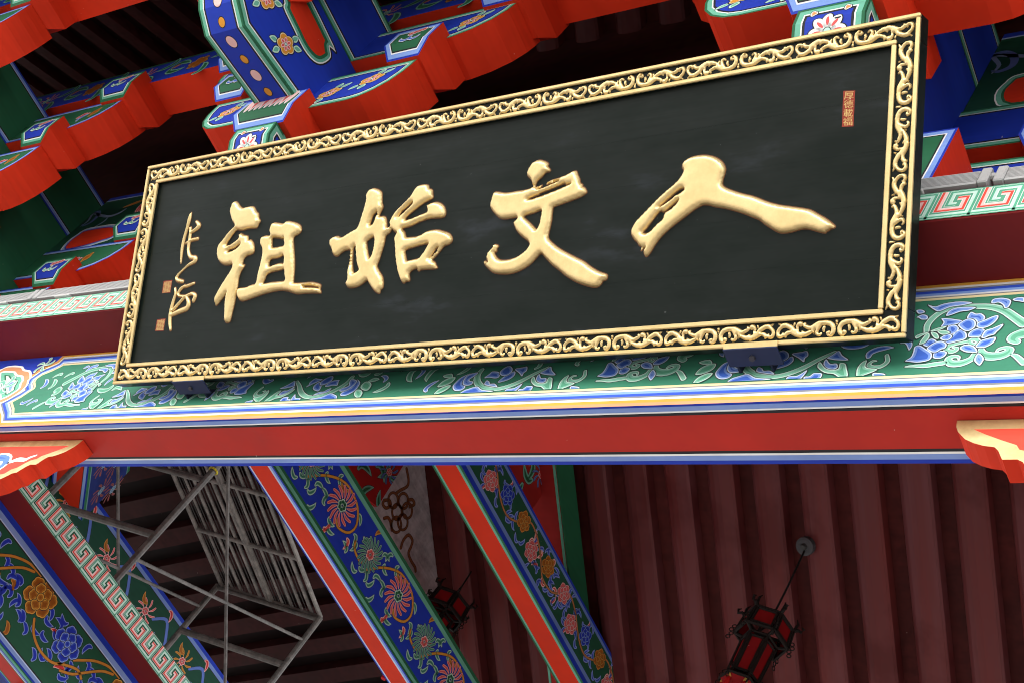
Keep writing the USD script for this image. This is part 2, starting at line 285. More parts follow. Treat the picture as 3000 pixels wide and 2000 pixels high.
# ------------------------------------------------------------------ traced outlines (millimetres on their own surface)
CHARS=[('person',[(2745,612),(2770,605),(2790,595),(2807,581),(2817,565),(2819,552),(2815,536),(2812,522),(2813,509),(2826,497),(2853,484),(2885,471),(2916,461),(2944,449),(2973,435),(3013,421),(3058,410),(3090,402),(3114,394),(3138,379),(3162,364),(3182,348),(3192,338),(3186,334),(3178,333),(3174,329),(3167,327),(3163,323),(3144,328),(3123,336),(3103,342),(3086,342),(3063,338),(3042,336),(3025,337),(3009,343),(2987,357),(2968,370),(2949,385),(2924,397),(2892,412),(2860,424),(2828,435),(2796,443),(2777,450),(2760,454),(2746,453),(2720,442),(2689,423),(2667,410),(2646,397),(2624,381),(2606,365),(2589,344),(2579,328),(2569,314),(2561,309),(2555,315),(2551,326),(2557,336),(2555,340),(2547,335),(2540,330),(2542,342),(2532,347),(2522,360),(2513,367),(2503,380),(2498,391),(2499,402),(2509,421),(2531,442),(2559,466),(2587,491),(2612,510),(2640,529),(2661,547),(2673,565),(2671,577),(2666,584),(2668,597),(2682,607),(2701,613),(2724,614)],[[(2679,514),(2681,509),(2669,500),(2653,494),(2631,480),(2609,468),(2593,462),(2605,474),(2630,492),(2649,506),(2664,514),(2674,516)],[(2664,480),(2659,468),(2640,452),(2621,443),(2610,420),(2592,408),(2573,389),(2554,382),(2540,388),(2552,400),(2570,422),(2597,451),(2611,447),(2624,454),(2645,469)]]),('culture',[(2103,684),(2126,676),(2139,667),(2138,658),(2150,644),(2146,639),(2131,637),(2118,624),(2108,618),(2098,608),(2095,591),(2111,591),(2122,594),(2115,584),(2108,580),(2138,585),(2173,594),(2196,600),(2173,599),(2147,594),(2143,598),(2161,606),(2193,610),(2221,616),(2242,624),(2253,626),(2260,623),(2265,612),(2274,597),(2279,582),(2289,575),(2288,569),(2299,563),(2308,548),(2301,542),(2288,536),(2253,528),(2218,521),(2183,514),(2178,510),(2176,495),(2176,465),(2172,438),(2170,408),(2195,384),(2226,363),(2275,337),(2324,313),(2350,295),(2387,274),(2416,263),(2420,255),(2417,247),(2404,243),(2400,235),(2389,227),(2372,226),(2336,236),(2292,254),(2254,276),(2231,293),(2200,314),(2172,338),(2148,358),(2127,342),(2107,325),(2076,310),(2040,301),(2002,301),(1959,308),(1930,326),(1912,343),(1911,352),(1929,346),(1920,358),(1920,367),(1926,382),(1940,393),(1944,404),(1952,406),(1963,400),(1957,392),(1957,382),(1949,380),(1955,367),(1970,353),(1992,347),(2026,348),(2055,355),(2080,368),(2096,383),(2099,393),(2086,408),(2057,428),(2035,449),(2022,471),(2022,477),(2035,485),(2036,491),(2026,495),(1992,494),(1964,497),(1939,513),(1912,543),(1914,566),(1919,589),(1928,594),(1964,586),(1991,584),(2018,585),(2056,585),(2087,591),(2082,606),(2076,619),(2059,635),(2056,643),(2060,657),(2071,673),(2085,682)],[[(2131,507),(2135,500),(2134,475),(2129,448),(2120,440),(2110,447),(2090,465),(2065,485),(2060,491),(2069,498),(2096,501),(2121,507)],[(2247,585),(2226,578),(2191,569),(2155,561),(2119,554),(2086,549),(2069,551),(2089,558),(2114,564),(2117,568),(2153,575),(2182,582),(2214,589),(2225,583)]]),('begin',[(1341,679),(1366,672),(1385,659),(1390,640),(1394,618),(1401,603),(1397,591),(1389,574),(1392,566),(1415,564),(1426,552),(1432,528),(1438,519),(1456,523),(1450,531),(1451,541),(1458,558),(1477,579),(1501,597),(1524,615),(1541,630),(1556,652),(1568,661),(1595,662),(1611,657),(1618,644),(1632,638),(1636,623),(1640,612),(1634,605),(1605,596),(1581,585),(1554,570),(1527,553),(1520,539),(1540,538),(1573,545),(1609,553),(1628,558),(1620,573),(1622,583),(1636,587),(1658,589),(1681,582),(1701,565),(1708,541),(1699,531),(1663,532),(1634,533),(1591,526),(1548,514),(1515,511),(1514,503),(1525,492),(1534,474),(1551,471),(1584,470),(1613,476),(1637,485),(1677,486),(1703,479),(1734,468),(1750,453),(1753,440),(1743,430),(1719,424),(1706,411),(1688,393),(1672,378),(1686,368),(1693,356),(1700,348),(1691,346),(1658,347),(1626,348),(1617,344),(1610,348),(1610,355),(1588,352),(1573,342),(1572,330),(1576,318),(1575,311),(1562,311),(1551,306),(1539,315),(1524,339),(1509,372),(1498,408),(1491,440),(1485,464),(1481,473),(1488,489),(1491,496),(1479,500),(1461,513),(1454,505),(1448,499),(1436,493),(1432,484),(1430,461),(1423,432),(1415,401),(1409,380),(1422,360),(1445,333),(1452,299),(1441,289),(1440,279),(1432,278),(1410,291),(1382,319),(1369,331),(1344,318),(1318,310),(1286,310),(1271,318),(1267,329),(1274,340),(1268,364),(1271,385),(1271,408),(1269,444),(1263,455),(1237,455),(1218,447),(1204,438),(1192,438),(1178,447),(1169,464),(1155,485),(1154,499),(1168,511),(1191,512),(1208,505),(1239,514),(1265,525),(1291,534),(1299,557),(1306,583),(1313,613),(1316,639),(1313,656),(1323,672)],[[(1379,589),(1381,581),(1375,561),(1368,541),(1353,537),(1347,542),(1350,555),(1355,572),(1363,582)],[(1379,491),(1384,480),(1386,459),(1384,433),(1378,416),(1369,410),(1359,424),(1348,454),(1342,476),(1351,484),(1365,491)],[(1291,466),(1298,441),(1306,411),(1317,383),(1325,371),(1301,361),(1292,371),(1283,401),(1279,437),(1278,460)],[(1551,603),(1547,592),(1523,574),(1499,559),(1487,552),(1485,556),(1497,574),(1521,589),(1538,600)],[(1650,439),(1643,426),(1628,404),(1612,390),(1579,386),(1554,384),(1546,398),(1538,421),(1546,429),(1579,435),(1611,439),(1637,441)],[(1699,422),(1695,412),(1677,394),(1660,382),(1670,400),(1684,419)]]),('ancestor',[(585,718),(599,711),(615,695),(635,684),(652,685),(682,686),(700,681),(716,662),(730,652),(737,632),(747,621),(741,611),(732,595),(710,595),(686,596),(647,593),(621,598),(607,592),(591,576),(575,557),(567,540),(579,536),(603,540),(630,553),(643,562),(638,575),(645,580),(666,570),(687,565),(695,547),(710,547),(729,528),(737,500),(727,489),(704,486),(686,477),(681,464),(682,448),(692,449),(692,442),(681,429),(674,416),(669,393),(670,365),(668,331),(666,294),(661,261),(654,224),(629,225),(623,253),(616,294),(614,329),(618,345),(599,330),(574,306),(561,295),(555,302),(550,320),(553,333),(572,363),(595,395),(618,424),(629,444),(623,459),(601,457),(571,460),(542,476),(527,499),(522,520),(527,544),(548,563),(573,589),(599,607),(607,617),(589,633),(573,659),(564,681),(569,702),(573,715)],[[(658,538),(647,524),(624,514),(595,508),(582,513),(593,520),(617,523),(644,536)]]),('ancestor',[(834,603),(859,598),(888,593),(905,601),(934,595),(964,585),(982,573),(987,556),(976,545),(953,536),(951,519),(961,485),(973,440),(980,400),(983,363),(989,350),(1033,347),(1078,346),(1110,340),(1132,332),(1134,322),(1133,315),(1139,305),(1135,301),(1099,305),(1054,307),(1013,308),(984,316),(955,324),(917,329),(875,327),(829,322),(783,314),(741,306),(708,303),(689,313),(678,331),(679,349),(687,354),(721,354),(754,362),(780,365),(782,387),(786,417),(792,457),(793,484),(787,505),(774,520),(770,538),(775,551),(796,555),(818,551),(824,556),(814,571),(818,587),(823,600)],[[(834,543),(865,540),(890,534),(904,534),(904,521),(910,505),(887,502),(859,501),(839,504),(834,524)],[(842,458),(867,459),(890,461),(903,467),(916,461),(920,442),(920,430),(900,435),(873,433),(846,427),(835,431),(833,447)],[(926,410),(934,387),(941,364),(915,362),(868,363),(835,361),(816,362),(822,380),(828,396),(850,405),(887,408)],[(1048,335),(1085,332),(1122,324),(1123,320),(1082,326),(1052,329)]])]
SIG=[[(317,702,1.9),(312,675,8.4),(307,639,6.5),(298,595,6.5),(295,551,6.5),(300,492,3.2)],[(360,659,5.5),(380,640,9.2),(359,626,7.4),(334,616,5.1)],[(328,637,4.7),(332,614,6.0),(334,581,6.5),(335,544,6.5),(355,512,8.3),(387,504,9.2),(387,490,8.2),(355,480,5.5),(326,464,3.2),(298,444,4.2),(288,427,6.5),(304,417,8.3),(330,411,6.9)],[(314,573,3.7),(347,583,6.5),(384,585,6.0)],[(403,398,4.5),(365,390,5.9),(328,384,5.0),(316,356,5.5),(358,347,5.5),(399,355,6.3),(423,344,8.1),(417,325,7.7)],[(348,393,4.1),(325,375,3.6),(312,360,3.6)],[(290,385,4.6),(298,361,5.5),(290,329,6.5),(285,289,7.8),(289,249,7.8),(301,214,5.5)],[(359,345,5.5),(327,319,6.4),(298,294,6.4)],[(370,344,6.8),(389,318,9.1),(383,297,10.4),(340,287,10.0),(297,276,7.8)]]
SEALQ=[[(207,423),(262,423),(262,370),(208,371)],[(204,262),(258,263),(257,212),(203,214)],[(3193,747),(3230,742),(3231,633),(3195,636)]]
MOT=[[(-165,8,3.2),(-165,14,4.1),(-171,16,5.0),(-178,14,5.5),(-181,6,5.0),(-178,-4,5.0),(-169,-12,5.0),(-158,-14,4.5),(-148,-10,4.5),(-136,-2,4.1),(-124,6,4.5),(-112,12,5.4),(-99,16,5.8),(-86,12,5.4),(-75,6,4.5),(-66,-2,4.0),(-56,-10,5.3),(-43,-16,6.6),(-30,-16,7.1),(-18,-12,7.0),(-11,-4,6.6),(-9,6,6.2),(-11,14,6.2),(-17,22,4.0),(-24,20,3.1),(-27,14,4.0),(-22,12,4.4)],[(-156,16,4.1),(-157,12,5.5),(-149,6,5.9),(-139,6,4.5),(-129,12,4.5),(-120,16,4.5),(-107,20,4.1)],[(-179,-22,2.3),(-171,-18,3.6),(-158,-20,3.6),(-146,-16,3.6),(-136,-10,3.6),(-130,-2,3.6),(-119,6,4.1)],[(-119,4,3.6),(-120,-4,3.6),(-120,-12,4.5),(-115,-20,4.9),(-108,-20,4.5),(-108,-14,4.0),(-112,-12,2.7)],[(-97,-18,3.6),(-100,-12,3.6),(-92,-8,5.4),(-80,-4,5.8),(-68,-8,6.7),(-55,-16,6.2),(-43,-18,5.3)],[(-105,4,2.7),(-102,8,3.6),(-93,10,3.6),(-81,6,3.6)],[(-49,-8,3.5),(-56,0,4.9),(-60,10,4.9),(-57,16,4.5),(-51,18,4.0),(-46,14,3.1)],[(-69,4,2.7),(-70,8,2.7),(-68,14,2.2)],[(-37,-4,4.0),(-39,2,4.0),(-38,8,3.1)],[(0,-6,2.2),(1,-20,2.6)],[(-131,-14,2.7),(-129,-20,2.7)]]
FG={'b':[[(-1689,353),(-1665,350),(-1641,343),(-1621,335),(-1628,324),(-1645,317),(-1664,313),(-1679,311),(-1677,333)],[(-1658,306),(-1642,317),(-1625,306),(-1621,290),(-1630,275),(-1646,277)],[(-1628,315),(-1619,333),(-1603,342),(-1585,332),(-1576,313),(-1576,295),(-1588,282),(-1602,285),(-1617,299)],[(-1611,344),(-1608,375),(-1590,365),(-1574,364),(-1558,345),(-1561,327),(-1574,322),(-1586,337)],[(-1575,319),(-1555,332),(-1536,346),(-1522,349),(-1519,332),(-1526,311),(-1538,297),(-1555,293),(-1570,300)],[(-1543,249),(-1540,279),(-1521,289),(-1497,306),(-1497,290),(-1505,270),(-1509,258),(-1522,253),(-1533,245)],[(-1585,259),(-1584,280),(-1570,293),(-1551,292),(-1539,276),(-1542,258),(-1555,252),(-1570,252)],[(-1645,234),(-1634,264),(-1625,284),(-1612,292),(-1594,275),(-1586,253),(-1594,242),(-1611,237),(-1625,232)],[(-1664,254),(-1658,266),(-1645,274),(-1631,263),(-1634,248),(-1647,243)],[(-1549,208),(-1543,234),(-1524,244),(-1503,248),(-1501,228),(-1511,211),(-1527,203)],[(-1593,206),(-1584,220),(-1565,218),(-1548,205),(-1537,183),(-1555,184),(-1575,189)],[(-1691,214),(-1676,237),(-1655,242),(-1637,227),(-1636,209),(-1647,204),(-1656,193),(-1669,193),(-1681,201)],[(-1664,176),(-1661,199),(-1642,199),(-1626,191),(-1627,173),(-1639,163),(-1655,166)],[(-1710,234),(-1700,251),(-1686,256),(-1670,242),(-1674,225),(-1690,219)],[(-1739,158),(-1727,175),(-1727,199),(-1730,223),(-1716,228),(-1691,208),(-1669,188),(-1664,164),(-1674,153),(-1700,149),(-1720,153)],[(-1537,151),(-1536,175),(-1528,177),(-1511,155),(-1511,135),(-1515,124),(-1528,136)],[(-1752,426),(-1725,414),(-1704,425),(-1666,431),(-1634,427),(-1616,419),(-1645,411),(-1679,406),(-1705,389),(-1724,398)],[(-1678,364),(-1674,389),(-1650,401),(-1599,396),(-1614,382),(-1640,379),(-1663,366)],[(-1559,414),(-1558,431),(-1536,435),(-1512,427),(-1501,413),(-1502,388),(-1512,383),(-1522,400),(-1538,413),(-1549,410)],[(-1499,423),(-1486,430),(-1469,428),(-1463,406),(-1478,411),(-1490,414)],[(-1779,401),(-1761,401),(-1749,388),(-1767,383)],[(-1769,367),(-1754,379),(-1736,370),(-1733,354),(-1751,355),(-1761,364)]],'g':[[(-1742,273),(-1725,284),(-1707,287),(-1722,272),(-1736,259)],[(-1704,292),(-1685,305),(-1660,312),(-1671,298),(-1688,290)],[(-1701,287),(-1681,280),(-1669,261),(-1671,252),(-1686,262)],[(-1682,290),(-1661,292),(-1642,280),(-1652,271),(-1668,274)],[(-1705,282),(-1698,263),(-1704,239),(-1720,233),(-1718,259),(-1713,277)]],'v':[[(-1717,296,8.4),(-1723,328,10.4),(-1714,365,11.7),(-1691,394,11.7),(-1651,406,11.7),(-1604,403,12.2),(-1556,395,13.3),(-1513,374,14.2),(-1475,339,15.1),(-1438,302,16.0)],[(-1530,197,8.4),(-1520,176,13.9),(-1495,163,17.6),(-1466,165,17.5),(-1451,177,15.4),(-1449,191,11.0),(-1464,198,7.8),(-1479,193,6.7),(-1483,182,3.9)],[(-1544,175,8.9),(-1547,155,12.2),(-1569,139,14.4),(-1594,138,14.5),(-1608,148,12.3),(-1613,163,10.1),(-1600,171,7.9),(-1586,167,5.6),(-1582,156,3.4)],[(-1549,235,8.0),(-1561,246,9.2),(-1573,240,6.9),(-1569,228,6.9),(-1555,222,5.7)],[(-1580,235,6.9),(-1609,228,6.9),(-1627,221,9.2),(-1632,203,8.0),(-1610,194,9.1),(-1601,206,6.9),(-1614,213,4.6)],[(-1730,134,2.9),(-1707,136,5.7),(-1676,134,9.0),(-1647,139,10.1),(-1618,143,9.0)],[(-1432,257,22.5),(-1452,250,15.7),(-1454,235,14.6),(-1438,222,12.2)],[(-1438,167,4.4),(-1422,157,8.7),(-1395,126,9.6)]]}
FH={'b':[[(-3397,124),(-3411,143),(-3411,165),(-3402,192),(-3371,212),(-3376,185),(-3376,159),(-3348,135),(-3355,117),(-3378,114)],[(-3368,149),(-3382,177),(-3377,204),(-3339,214),(-3344,192),(-3355,175),(-3342,165),(-3331,163),(-3326,147),(-3344,141)],[(-3351,89),(-3341,112),(-3322,122),(-3291,132),(-3258,112),(-3203,103),(-3228,97),(-3264,93),(-3294,90),(-3326,89)],[(-3271,148),(-3271,166),(-3254,158),(-3244,146),(-3222,145),(-3200,126),(-3226,130),(-3260,139)],[(-3291,180),(-3281,202),(-3275,215),(-3240,208),(-3225,181),(-3240,175),(-3268,181)],[(-3236,203),(-3235,226),(-3217,242),(-3193,227),(-3183,204),(-3194,187),(-3215,187)],[(-3213,151),(-3207,179),(-3188,200),(-3173,210),(-3161,190),(-3167,170),(-3184,158)],[(-3180,222),(-3149,229),(-3132,232),(-3120,209),(-3126,196),(-3123,178),(-3148,198)],[(-3150,93),(-3148,111),(-3119,113),(-3097,138),(-3099,108),(-3110,87),(-3136,84)],[(-3093,95),(-3095,108),(-3079,109),(-3070,123),(-3044,120),(-3040,100),(-3054,84),(-3079,85)],[(-3044,148),(-3056,170),(-3053,187),(-3033,164),(-3012,163),(-3002,145),(-3016,135)],[(-3052,191),(-3042,204),(-3026,224),(-3007,201),(-2979,176),(-3014,178),(-3037,184)],[(-2877,96),(-2881,111),(-2864,110),(-2843,104),(-2840,90),(-2857,86)]],'g':[[(-3480,140),(-3477,169),(-3456,188),(-3428,191),(-3427,162),(-3452,143)],[(-3468,97),(-3465,123),(-3444,142),(-3420,145),(-3422,125),(-3442,104)],[(-3494,204),(-3461,214),(-3442,190),(-3476,191)],[(-3068,149),(-3068,173),(-3041,143),(-3018,133),(-2997,136),(-3001,162),(-2983,159),(-2972,139),(-2954,96),(-2981,97),(-3004,113),(-3035,121)],[(-2922,88),(-2936,128),(-2933,158),(-2919,170),(-2915,144),(-2903,133),(-2872,125),(-2889,109),(-2909,98)]],'v':[[(-3333,228,11.0),(-3332,196,12.9),(-3309,159,13.7),(-3269,130,12.5),(-3225,117,10.5),(-3183,117,10.4),(-3144,132,11.3),(-3110,156,11.3),(-3077,189,9.4),(-3038,221,6.6)],[(-2866,192,6.3),(-2855,162,8.0),(-2868,141,8.9),(-2893,139,8.9),(-2908,152,7.2),(-2901,167,5.4),(-2890,167,3.1)]]}
FLEFT=[(-6039,444),(-6078,410),(-6130,380),(-6141,354),(-6129,331),(-6086,299),(-6071,276),(-6086,252),(-6104,213),(-6136,180),(-6099,155),(-6064,132),(-6024,85)]
FMED=[(-6580,420),(-6555,442),(-6530,464),(-6483,467),(-6438,463),(-6389,454),(-6342,428),(-6284,416),(-6238,386),(-6209,358),(-6208,343),(-6179,312),(-6168,274),(-6181,238),(-6203,203),(-6239,179),(-6267,162)]
mm = lambda pts: [tuple(q / 1000 for q in p) for p in pts]
Z0, Z1, ZP = 4.635, 5.165, 5.32          # lintel soffit, lintel top, plate top
XL, XR, XM = -7.66, 0.52, -3.65          # column axes, middle of the bay
CL = (-7.655, -4.888, -2.12, 0.647)      # bracket set axes

# ------------------------------------------------------------------ ground
g = MB()
n = 40
g.box((-300, -300, -0.4), (300, 300, -0.004), (0.34, 0.33, 0.31)); g.build('ground', STONE, None, kind='structure')
pl = MB(); g = MB()
g.box((-12, -0.9, -0.003), (5, 6.5, 0.16), (0.36, 0.34, 0.32), .02); g.build('stone_terrace', STONE, None, kind='structure')

# ------------------------------------------------------------------ columns
for i, (x, y) in enumerate(((XL - .16, .12), (XR + .16, .12), (XL - .16, 4.1), (XR + .16, 4.1))):
    t = thing('timber_column', (x, y, .16), ('red round column carrying the left end of the painted lintel', 'red round column carrying the right end of the painted lintel', 'rear red column at the end of the left side beam', 'rear red column behind the right end of the hall')[i], 'column', 'red columns of the gate hall')
    s = MB(); zt = Z1 - .01 if y < 1 else 4.9
    s.tube([(x, y, .34), (x, y, 2.5), (x, y, zt)], [.2, .2, .19], BEAMRED, 28); s.build('shaft', OLD, t)
    s = MB(); s.tube([(x, y, .16), (x, y, .26), (x, y, .30), (x, y, .34)], [.33, .33, .29, .24], (.35, .34, .32), 28); s.build('stone_base', STONE, t)

# ------------------------------------------------------------------ the lintel
li = thing('painted_lintel', (XM, 0, Z0), 'long painted lintel with green floral frieze and red soffit under the plaque', 'beam')
s = MB(); s.box((XL, 0, Z0), (XR, .24, Z1), BEAMRED); s.build('beam_body', PAINT, li)
s = MB(); P = Paint(on_z(Z0))
for a, b, c in ((0, .008, BLUE), (.008, .026, MIDBLUE if 0 else (.20, .30, .62)), (.026, .032, WHITE), (.032, .043, BLACK), (.186, .197, BLACK), (.197, .205, WHITE), (.205, .225, (.20, .30, .62)), (.225, .24, BLUE)):
    P.add(sbox(XL, a, XR, b), c, 0)
P.build('soffit_stripe', li)
H = Z1 - Z0
left = mm(FLEFT); lb = [(x, z) for x, z in left if .10 < z < .445]
lside = [(left[0][0], H - .081)] + lb + [(left[-1][0], .096)]
panel = Polygon(lside + [(2 * XM - x, z) for x, z in reversed(lside)]).buffer(0)
F = on_y(0.0); FZ = lambda u, v, h: F(u, v + Z0, h)
face = sbox(XL, 0, XR, H)
P = Paint(FZ, face)
P.add(face, BLUE, 0)
for d, c in ((.096, PEACH), (.081, YELLOW), (.067, WHITE), (.057, GREY), (.049, (.03, .08, .52)), (.036, LBLUE), (.024, (.62, .74, .84)), (.018, WHITE), (.016, GREY), (.011, CREAM), (0, FRIEZE)):
    pass
for k, (d, c) in enumerate(((.096, PEACH), (.081, YELLOW), (.067, (.66, .67, .67)), (.057, GREY), (.049, (.03, .08, .52)), (.036, LBLUE), (.024, (.66, .68, .70)), (.016, GREY), (.011, CREAM))):
    P.add(panel.buffer(d, join_style=2, mitre_limit=2), c, k + 1)
P.add(panel, FRIEZE, 10)
P.build('frieze_border', li)
med = blob(mm(FMED), 3)
P = Paint(FZ, face)
for mir in (0, 1):
    g = affinity.scale(med, -1, 1, origin=(XM, 0)) if mir else med
    for k, (d, c) in enumerate(((.012, WHITE), (0, PEACH), (-.03, WHITE), (-.042, LGREEN), (-.062, GREEN), (-.07, WHITE), (-.082, LBLUE), (-.094, BLUE))): P.add(g.buffer(d), c, 11 + k)
    cx = 2 * XM + 6.36 if mir else -6.36
    for k in range(6): tinted(P, comma(cx, .30, k * 1.05, .07, 1, .3), 19, WHITE, MINT, LGREEN, out=.002, d1=.002, d2=.006)
    cx = 2 * XM + 6.2 if mir else -6.2
    for k in range(5): tinted(P, comma(cx, .46, k * 1.25, .05, 1, .3), 19, WHITE, MINT, LGREEN, out=.002, d1=.002, d2=.006)
P.build('frieze_medallion', li)
taken = []
def frieze_fill():
    r = random.Random(12); P = Paint(FZ, panel.buffer(-.006)); occ = unary_union([g.buffer(.010) for g in taken]).buffer(0); minx, miny, maxx, maxy = panel.bounds
    for k in range(2600):
        x, z = r.uniform(minx, maxx), r.uniform(miny, maxy); L = r.uniform(.045, .085); g = comma(x, z, r.random() * 6.28, L, r.choice((-1, 1)), .30)
        if not panel.buffer(-.012).contains(g) or occ.intersects(g): continue
        tinted(P, g, 12, *(BL if r.random() < .55 else GR), out=.0026, d1=.003, d2=.008, line=OUTLINE); occ = occ.union(g.buffer(.012))
    P.build('painted_leaf', li)
def frieze_unit(D, dx, mirror, name):
    P = Paint(FZ, panel.buffer(-.003))
    def tr(g):
        g = affinity.translate(g, dx, 0)
        return affinity.scale(g, -1, 1, origin=(XM, 0)) if mirror else g
    for q in D['v']:
        taken.append(tr(stroke(mm(q))))
        tinted(P, tr(stroke(mm(q))), 12, *GR, out=.003, d1=.003, d2=.011, line=OUTLINE)
    taken.extend(tr(blob(mm(q), 3)) for q in D['b'] + D['g'])
    for k, q in enumerate(D['b']): tinted(P, tr(blob(mm(q), 3)), 16 + (k % 3) * 4, *BL, out=.0028, d1=.0035, d2=.011, line=OUTLINE)
    for q in D['g']: tinted(P, tr(blob(mm(q), 3)), 28, *GR, out=.0028, d1=.003, d2=.010, line=OUTLINE)
    P.build(name, li)
for mir in (0, 1):
    for dx in (0, -1.061): frieze_unit(FG, dx, mir, 'painted_peony')
    for dx in (0, 1.061): frieze_unit(FH, dx, mir, 'painted_scroll')
frieze_fill()

# ------------------------------------------------------------------ plate with the fret band
def fret(P, u0, u1, period, z0, h, layer=1):
    k0 = 0; n = int((u1 - u0) / period)
    def band(pts, w, a, b, edge, u, l):
        L = LineString([(u + x * period, z0 + z * h) for x, z in pts])
        P.add(L.buffer(w, cap_style=2, join_style=2), edge, l); P.add(L.buffer(w * .84, cap_style=2, join_style=2), a, l + 1)
        P.add(L.buffer(w * .84, cap_style=2, join_style=2, single_sided=False).intersection(L.parallel_offset(w * .45, 'right', join_style=2).buffer(w * .42, cap_style=2, join_style=2)), b, l + 2)
    for k in range(n):
        u = u0 + k * period
        band([(-.10, .09), (.90, .09), (.90, .90), (.33, .90), (.33, .47), (.52, .47)], .0105, MINT, (.09, .34, .22), WHITE, u, layer)
        band([(.13, .97), (.13, .29), (.70, .29), (.70, .68), (.50, .68)], .0105, PINK, (.66, .07, .05), WHITE, u, layer + 3)
pb = thing('fret_plate', (XM, 0, Z1), 'wide plate with green and pink fret border lying on the lintel', 'beam')
s = MB(); s.box((XL - .4, -.228, Z1 + .001), (XR + .3, .47, ZP), MAROON, .006); s.build('plate_board', PAINT, pb)
P = Paint(on_y(-.228)); P.add(sbox(XL - .4, Z1 + .004, XR + .3, ZP - .003), (.10, .33, .22), 0); fret(P, XL - .3, XR + .3, .13, Z1 + .006, ZP - Z1 - .01); P.build('painted_fret', pb)

# ------------------------------------------------------------------ strip lights standing on the plate
LX = [-1.575 + 1.196 * k for k in range(-5, 1)]
def strip_light(x0, x1, label):
    t = thing('strip_light', (x0, -.22, ZP), label, 'light fixture', 'grey strip lights in a row on the fret plate')
    s = MB(); y0, z0 = -.235, ZP + .012; hgt = .062
    pr = [(y0, z0)]
    for k in range(9):
        z = z0 + .006 + k * hgt / 9; pr += [(y0 - .002, z), (y0 - .002, z + hgt / 15), (y0 + .0015, z + hgt / 14), (y0 + .0015, z + hgt / 9.5)]
    pr += [(y0 + .002, z0 + hgt + .006), (y0 + .045, z0 + hgt + .006), (y0 + .05, z0)]
    s.prism(pr, 'x', x0 + .03, x1 - .03, ALU); s.build('housing', METAL, t)
    for x in (x0 + .012, x1 - .012):
        s = MB(); s.box((x - .016, y0 - .007, z0 - .003), (x + .016, y0 + .056, z0 + hgt + .012), (.34, .345, .35), .004); s.build('end_cap', METAL, t)
    s = MB(); s.tube([(x1 - .004, y0 + .012, z0 + .04), (x1 + .012, y0 + .004, z0 + .035), (x1 + .03, y0 + .012, z0 + .04)], .012, (.30, .30, .30), 8); s.build('cable_joint', METAL, t)
    for x in (x0 + .25, x1 - .25):
        s = MB(); s.box((x - .06, y0 - .006, ZP + .0), (x + .06, y0 + .05, z0 - .0005), (.42, .42, .42), .002); s.build('mounting_clip', METAL, t)
names = ['grey strip light at the left edge of the picture, left of the first joint', 'grey strip light between the first joint and the left end of the plaque', 'grey strip light wholly behind the left half of the plaque', 'grey strip light wholly behind the middle of the plaque', 'ribbed grey strip light that comes out from behind the right edge of the plaque', 'ribbed grey strip light at the right edge of the picture, right of the joint']
for k, x in enumerate(LX): strip_light(x + .012, x + 1.184, names[k])

# ------------------------------------------------------------------ carved brackets in the corners under the lintel
QT = [(-7.62, 4.631), (-5.473, 4.632)]
QLOW = [(-5.479, 4.605), (-5.489, 4.585), (-5.517, 4.554), (-5.546, 4.537), (-5.575, 4.526), (-5.606, 4.52), (-5.620, 4.505), (-5.630, 4.486), (-5.639, 4.47), (-5.678, 4.471), (-5.694, 4.461), (-5.709, 4.441), (-5.723, 4.419), (-5.749, 4.414), (-5.769, 4.395), (-5.80, 4.371), (-5.86, 4.35), (-5.90, 4.30), (-5.99, 4.28), (-6.05, 4.22), (-6.3, 4.10), (-6.6, 4.02), (-7.0, 3.9), (-7.62, 3.84)]
QIN = [(-7.55, 4.592), (-5.53, 4.594), (-5.568, 4.572), (-5.62, 4.546), (-5.662, 4.527), (-5.674, 4.509), (-5.71, 4.498), (-5.733, 4.478), (-5.755, 4.452), (-5.787, 4.438), (-5.806, 4.412), (-5.833, 4.406), (-5.93, 4.38), (-6.04, 4.31), (-6.12, 4.26), (-6.33, 4.15), (-6.6, 4.07), (-7.0, 3.96), (-7.55, 3.9)]
QCURL = [([(-6.10, 4.40, .02), (-6.05, 4.48, .03), (-5.98, 4.515, .035), (-5.91, 4.51, .03), (-5.885, 4.475, .03), (-5.91, 4.43, .025), (-5.97, 4.40, .015)], (WHITE, (.10, .2, .66), (.04, .1, .5))), ([(-5.875, 4.478, .006), (-5.84, 4.495, .012), (-5.81, 4.506, .013), (-5.757, 4.503, .012), (-5.735, 4.519, .008), (-5.705, 4.532, .005)], (WHITE, MINT, LGREEN)),
    ([(-6.5, 4.45, .02), (-6.4, 4.52, .03), (-6.28, 4.53, .035), (-6.2, 4.45, .03), (-6.26, 4.36, .025), (-6.36, 4.36, .012)], (WHITE, MINT, LGREEN)), ([(-7.1, 4.3, .02), (-6.95, 4.45, .04), (-6.78, 4.46, .04), (-6.7, 4.36, .03), (-6.8, 4.27, .02)], (WHITE, (.10, .2, .66), (.04, .1, .5)))]
